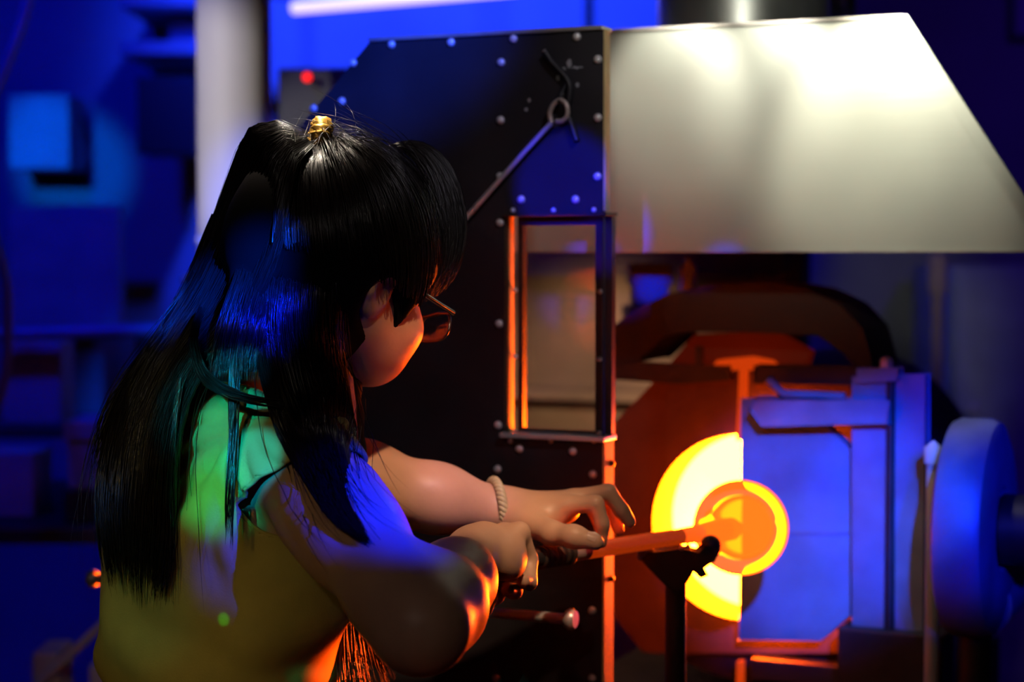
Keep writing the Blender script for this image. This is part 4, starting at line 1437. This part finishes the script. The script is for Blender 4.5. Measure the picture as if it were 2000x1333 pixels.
KNOT = Vector(Pn([(618, 270, 1.915)])[0])
CAPC = HD(-0.014, 0, 0.034)
CAPR = np.array([0.120, 0.098, 0.114]) * HS
curtains = {
    # name: left edge, right edge, thickness, strands
    'tail': ([(590, 258, 1.93), (545, 236, 1.93), (487, 252, 1.94), (448, 345, 1.95), (410, 450, 1.95), (362, 560, 1.95), (298, 668, 1.94), (236, 770, 1.92), (203, 880, 1.89), (192, 1000, 1.87), (214, 1160, 1.86)],
             [(612, 285, 1.87), (590, 300, 1.85), (575, 350, 1.83), (560, 440, 1.82), (535, 530, 1.82), (480, 630, 1.83), (405, 715, 1.83), (362, 800, 1.83), (345, 900, 1.83), (340, 1030, 1.83), (318, 1215, 1.83)], 0.020, 2700),
    'side': ([(560, 400, 1.91), (515, 510, 1.85), (498, 620, 1.82), (505, 700, 1.81), (522, 770, 1.79), (548, 850, 1.775), (600, 930, 1.765), (668, 1000, 1.76), (742, 1036, 1.77)],
             [(690, 400, 1.92), (676, 510, 1.86), (668, 600, 1.85), (670, 690, 1.87), (680, 770, 1.88), (692, 850, 1.88), (700, 920, 1.86), (718, 985, 1.82), (750, 1038, 1.80)], 0.020, 2300),
    'front': ([(640, 560, 1.88), (650, 660, 1.90), (658, 760, 1.92), (668, 870, 1.94), (668, 1000, 1.95), (664, 1150, 1.94), (662, 1290, 1.935), (672, 1430, 1.935)],
              [(668, 560, 1.88), (676, 660, 1.91), (690, 760, 1.94), (698, 880, 1.96), (714, 1010, 1.97), (726, 1150, 1.96), (745, 1250, 1.955), (790, 1370, 1.955)], 0.016, 1000),
    'bang': ([(690, 330, 1.97), (765, 290, 1.985), (820, 326, 1.98), (850, 410, 1.97), (856, 480, 1.965), (842, 540, 1.96), (814, 590, 1.955)],
             [(700, 320, 1.98), (800, 276, 2.00), (868, 312, 2.00), (903, 395, 1.995), (905, 470, 1.99), (884, 540, 1.985), (846, 592, 1.98)], 0.014, 800),
    'mid': ([(500, 430, 1.91), (464, 530, 1.85), (432, 620, 1.825), (416, 690, 1.82), (408, 760, 1.81)],
            [(575, 430, 1.91), (547, 530, 1.85), (522, 620, 1.815), (510, 690, 1.81), (500, 760, 1.80)], 0.014, 700),
    'nape': ([(392, 600, 1.87), (378, 635, 1.83), (374, 680, 1.815), (390, 732, 1.805), (424, 764, 1.795), (490, 786, 1.785), (570, 796, 1.775)],
             [(405, 600, 1.87), (392, 635, 1.83), (386, 675, 1.815), (402, 720, 1.805), (436, 752, 1.795), (495, 776, 1.785), (572, 786, 1.775)], 0.006, 60),
    'wisp': ([(462, 610, 1.83), (452, 720, 1.81), (449, 850, 1.80), (446, 980, 1.79), (447, 1080, 1.79)],
             [(476, 610, 1.83), (470, 720, 1.81), (464, 850, 1.80), (455, 980, 1.79), (451, 1080, 1.79)], 0.004, 45),
    'lash': ([(350, 740, 1.83), (334, 860, 1.82), (326, 980, 1.82), (322, 1080, 1.82), (300, 1190, 1.82)],
             [(360, 740, 1.83), (345, 860, 1.82), (342, 980, 1.82), (338, 1090, 1.82), (322, 1210, 1.82)], 0.004, 26),
    'outer': ([(420, 420, 1.95), (360, 560, 1.96), (290, 680, 1.95), (215, 790, 1.94), (185, 900, 1.92), (175, 1000, 1.91)],
              [(440, 420, 1.95), (390, 560, 1.95), (320, 680, 1.94), (250, 790, 1.92), (215, 900, 1.91), (200, 1020, 1.90)], 0.010, 70),
}
mass = SDF()
mass.ell(CAPC, RH, CAPR, 0.02)
mass.ell(HD(0.108, 0, -0.052), RH, np.array([0.085, 0.115, 0.088]) * HS, 0.01, sub=True)
for s in (1, -1):
    mass.ell(HD(0.004, s * 0.092, -0.026), RH, np.array([0.030, 0.034, 0.034]) * HS, 0.01, sub=True)
for nm, r in (('tail', 0.015), ('side', 0.014), ('front', 0.009), ('mid', 0.010)):
    g0, g1 = Pn(spline(curtains[nm][0], 14)), Pn(spline(curtains[nm][1], 14))
    for s in (0.2, 0.5, 0.8):
        c = g0 * (1 - s) + g1 * s + np.array([[0, 0.014, 0]])
        n = len(c) - (2 if nm == 'tail' else 1)
        rr = [r * min(1, 0.4 + i * 0.25) * (1 if i < n * 0.55 else max(0.12, 1 - (i - n * 0.55) / (n * 0.5))) for i in range(n)]
        mass.chain(c[:n], rr, 0.012)
lo, hi = mass.bounds()
V, Q = polygonise(mass, lo, hi, 0.005)
V = lap(V, Q, 3, 0.5)
hair = np_mesh('hair', V, Q, 'hair_base', worker, label='long straight dark hair half tied up')

arm_form = SDF()
arm_form.chain([RS, mid_up, EL], [0.050, 0.047, 0.040], 0.02)
arm_form.cap(C7, HC, 0.056, 0.05, 0.02)
NP = 20
ALL = []


def drape(X):
    """push strands out of the shirt and the body, towards the viewer's side"""
    sh_ = X.shape
    Y = X.reshape(-1, 3).copy()
    live = np.arange(len(Y))
    for _ in range(16):
        d = np.concatenate([np.minimum(sh(Y[c]), arm_form(Y[c])) for c in np.array_split(live, max(1, len(live) // 4000))])
        live = live[d < 0.0075]
        if not len(live):
            break
        Y[live, 1] -= 0.006
    return Y.reshape(sh_)


def strands(g0, g1, th, n, jitter=0.0025, tmin=0.80):
    g0, g1 = Pn(spline(g0, 40)), Pn(spline(g1, 40))
    s = RNG.beta(0.85, 0.85, n)
    # gather into clumps
    k = max(3, n // 22)
    cl = RNG.random(k)
    ci = np.argmin(np.abs(s[:, None] - cl[None]), 1)
    prof = np.clip(np.linspace(0, 1, NP), 0, 1)
    tend = tmin + (1 - tmin) * RNG.random(n) ** 0.6
    tclump = 1 - 0.10 * RNG.random(k)
    out = np.zeros((n, NP, 3))
    dep = (RNG.random(n) * 2 - 1) * th
    for i in range(n):
        t = np.linspace(0, tend[i] * tclump[ci[i]], NP) * 39
        a = np.stack([np.interp(t, np.arange(40), g0[:, q]) for q in range(3)], 1)
        b = np.stack([np.interp(t, np.arange(40), g1[:, q]) for q in range(3)], 1)
        ss = s[i] + (cl[ci[i]] - s[i]) * prof ** 1.5 * 0.62
        out[i] = a * (1 - ss[:, None]) + b * ss[:, None]
        env = 1 - 0.75 * prof
        out[i, :, 1] -= abs(dep[i]) * (4 * ss * (1 - ss)) ** 0.5 * env * 1.0 + 0.004
        ph = RNG.random(3) * 6.28
        w = jitter * (0.4 + 1.3 * prof)
        out[i, :, 0] += w * np.sin(prof * 5 + ph[0]) * 0.8
        out[i, :, 2] += w * np.sin(prof * 4 + ph[1]) * 0.5
        out[i, :, 1] += w * np.sin(prof * 6 + ph[2]) * 0.7
    return out


for nm, (g0, g1, th, n) in curtains.items():
    X = strands(g0, g1, th, n, 0.0025 if nm != 'outer' else 0.007, {'side': 0.88, 'bang': 0.86, 'mid': 0.72}.get(nm, 0.80))
    if nm not in ('bang', 'front'):
        X = drape(X)
    ALL.append((X, 0.00062))

# scalp hair combed back to the tie
n = 3700
kd = (A(KNOT) - A(CAPC)) @ RH
kd = kd / np.linalg.norm(kd / CAPR)
ku = kd / CAPR
ku /= np.linalg.norm(ku)
X = np.zeros((n, NP, 3))
for i in range(n):
    az = (RNG.random() * 2 - 1) * 2.25
    if i % 3:
        az = 0.15 + RNG.random() * 2.1
    side = i % 3 == 0
    if side:
        az = 0.95 + RNG.random() * 1.75
    el = 0.42 - 0.40 * abs(az / 1.9) + RNG.normal() * 0.05 + RNG.random() ** 2 * 0.3
    if abs(az) > 1.75:
        el += 0.05
    if side:
        el = -0.30 + RNG.random() * 0.55
    r0 = np.array([math.cos(az) * math.cos(el), math.sin(az) * math.cos(el), math.sin(el)])
    om = math.acos(np.clip(r0 @ ku, -1, 1))
    tt = np.linspace(0.0, 0.97, NP)
    sl = (np.sin((1 - tt) * om)[:, None] * r0 + np.sin(tt * om)[:, None] * ku) / math.sin(om)
    lift = 1.0 + 0.030 * RNG.random() + 0.075 * np.sin(tt * math.pi) ** 2 * max(0, 0.4 + 0.6 * math.cos(az)) * RNG.random() ** 0.4
    if i % 40 == 0:
        lift = lift + 0.06 * np.sin(tt * 3 + RNG.random() * 3) ** 2
    Y = sl * CAPR * np.asarray(lift)[:, None]
    X[i] = A(CAPC) + Y @ RH.T
ALL.append((X, 0.00062))

# single flyaway hairs
fly = []
for i in range(420):
    base = ALL[RNG.integers(0, 2)][0] if RNG.random() < 0.5 else ALL[-1][0]
    q = base[RNG.integers(0, len(base))].copy()
    tt = np.linspace(0, 1, NP)[:, None]
    off = RNG.normal(size=3) * np.array([0.020, 0.012, 0.016])
    fly.append(q + off * tt ** 1.6 + np.array([[0.004, 0, 0.003]]) * np.sin(tt * 7 + RNG.random() * 6))
ALL.append((np.array(fly), 0.00034))


def strand_mesh(name, sets, m, parent):
    VV, QQ = [], []
    o = 0
    for X, r in sets:
        n, k, _ = X.shape
        tg = np.gradient(X, axis=1)
        tg /= np.maximum(np.linalg.norm(tg, axis=2, keepdims=True), 1e-9)
        e1 = np.cross(tg, np.array([0.13, 0.95, 0.28]))
        e1 /= np.maximum(np.linalg.norm(e1, axis=2, keepdims=True), 1e-6)
        e2 = np.cross(tg, e1)
        pr = r * (0.75 + 0.25 * np.sin(np.linspace(0.4, 3.0, k)))
        pr[-3:] *= np.array([0.8, 0.5, 0.15])
        rr = (RNG.random((n, 1, 1)) * 0.6 + 0.7) * pr[None, :, None]
        ring = np.stack([X + rr * (e1 * math.cos(a) + e2 * math.sin(a)) for a in (0.0, 2.0944, 4.18879)], 2)
        VV.append(ring.reshape(-1, 3))
        i = np.arange(n)[:, None, None] * (k * 3) + np.arange(k - 1)[None, :, None] * 3
        c = np.arange(3)[None, None, :]
        c2 = (c + 1) % 3
        q = np.stack([i + c, i + c2, i + 3 + c2, i + 3 + c], -1).reshape(-1, 4)
        QQ.append(q + o)
        o += n * k * 3
    ob = np_mesh(name, np.vstack(VV), np.vstack(QQ), m, parent)
    ob['kind'] = 'stuff'
    return ob


strand_mesh('hair_strands', ALL, 'hair_dark', hair)

# ---- gold scrunchie round the half ponytail
tx = Vector((-0.93, -0.15, 0.34)).normalized()
c0 = Vector(Pn([(616, 285, 1.905)])[0])
u1 = tx.cross(Vector((0, 1, 0))).normalized()
u2 = tx.cross(u1)
n1, n2 = 72, 14
v, f = [], []
for i in range(n1):
    a = 2 * math.pi * i / n1
    rd = u1 * math.cos(a) + u2 * math.sin(a)
    for k in range(n2):
        b = 2 * math.pi * k / n2
        r = 0.0078 * (1 + 0.22 * math.sin(a * 19 + 2 * math.sin(b * 2)) + 0.16 * math.sin(a * 31 + b * 5))
        v.append(c0 + rd * (0.0225 + r * math.cos(b)) + tx * (r * 1.25 * math.sin(b)))
for i in range(n1):
    for k in range(n2):
        i2, k2 = (i + 1) % n1, (k + 1) % n2
        f.append((i * n2 + k, i * n2 + k2, i2 * n2 + k2, i2 * n2 + k))
part('hair_tie', MB().add(v, f), 'hair_tie_gold', hair, smooth=180, label='gold crumpled hair tie')

# weak glows are found by bounced light alone
for nm in ('rust_glow_plate', 'refractory_dim_glow', 'refractory_leak_glow', 'warm_steel', 'hot_steel', 'molten_glass', 'red_led'):
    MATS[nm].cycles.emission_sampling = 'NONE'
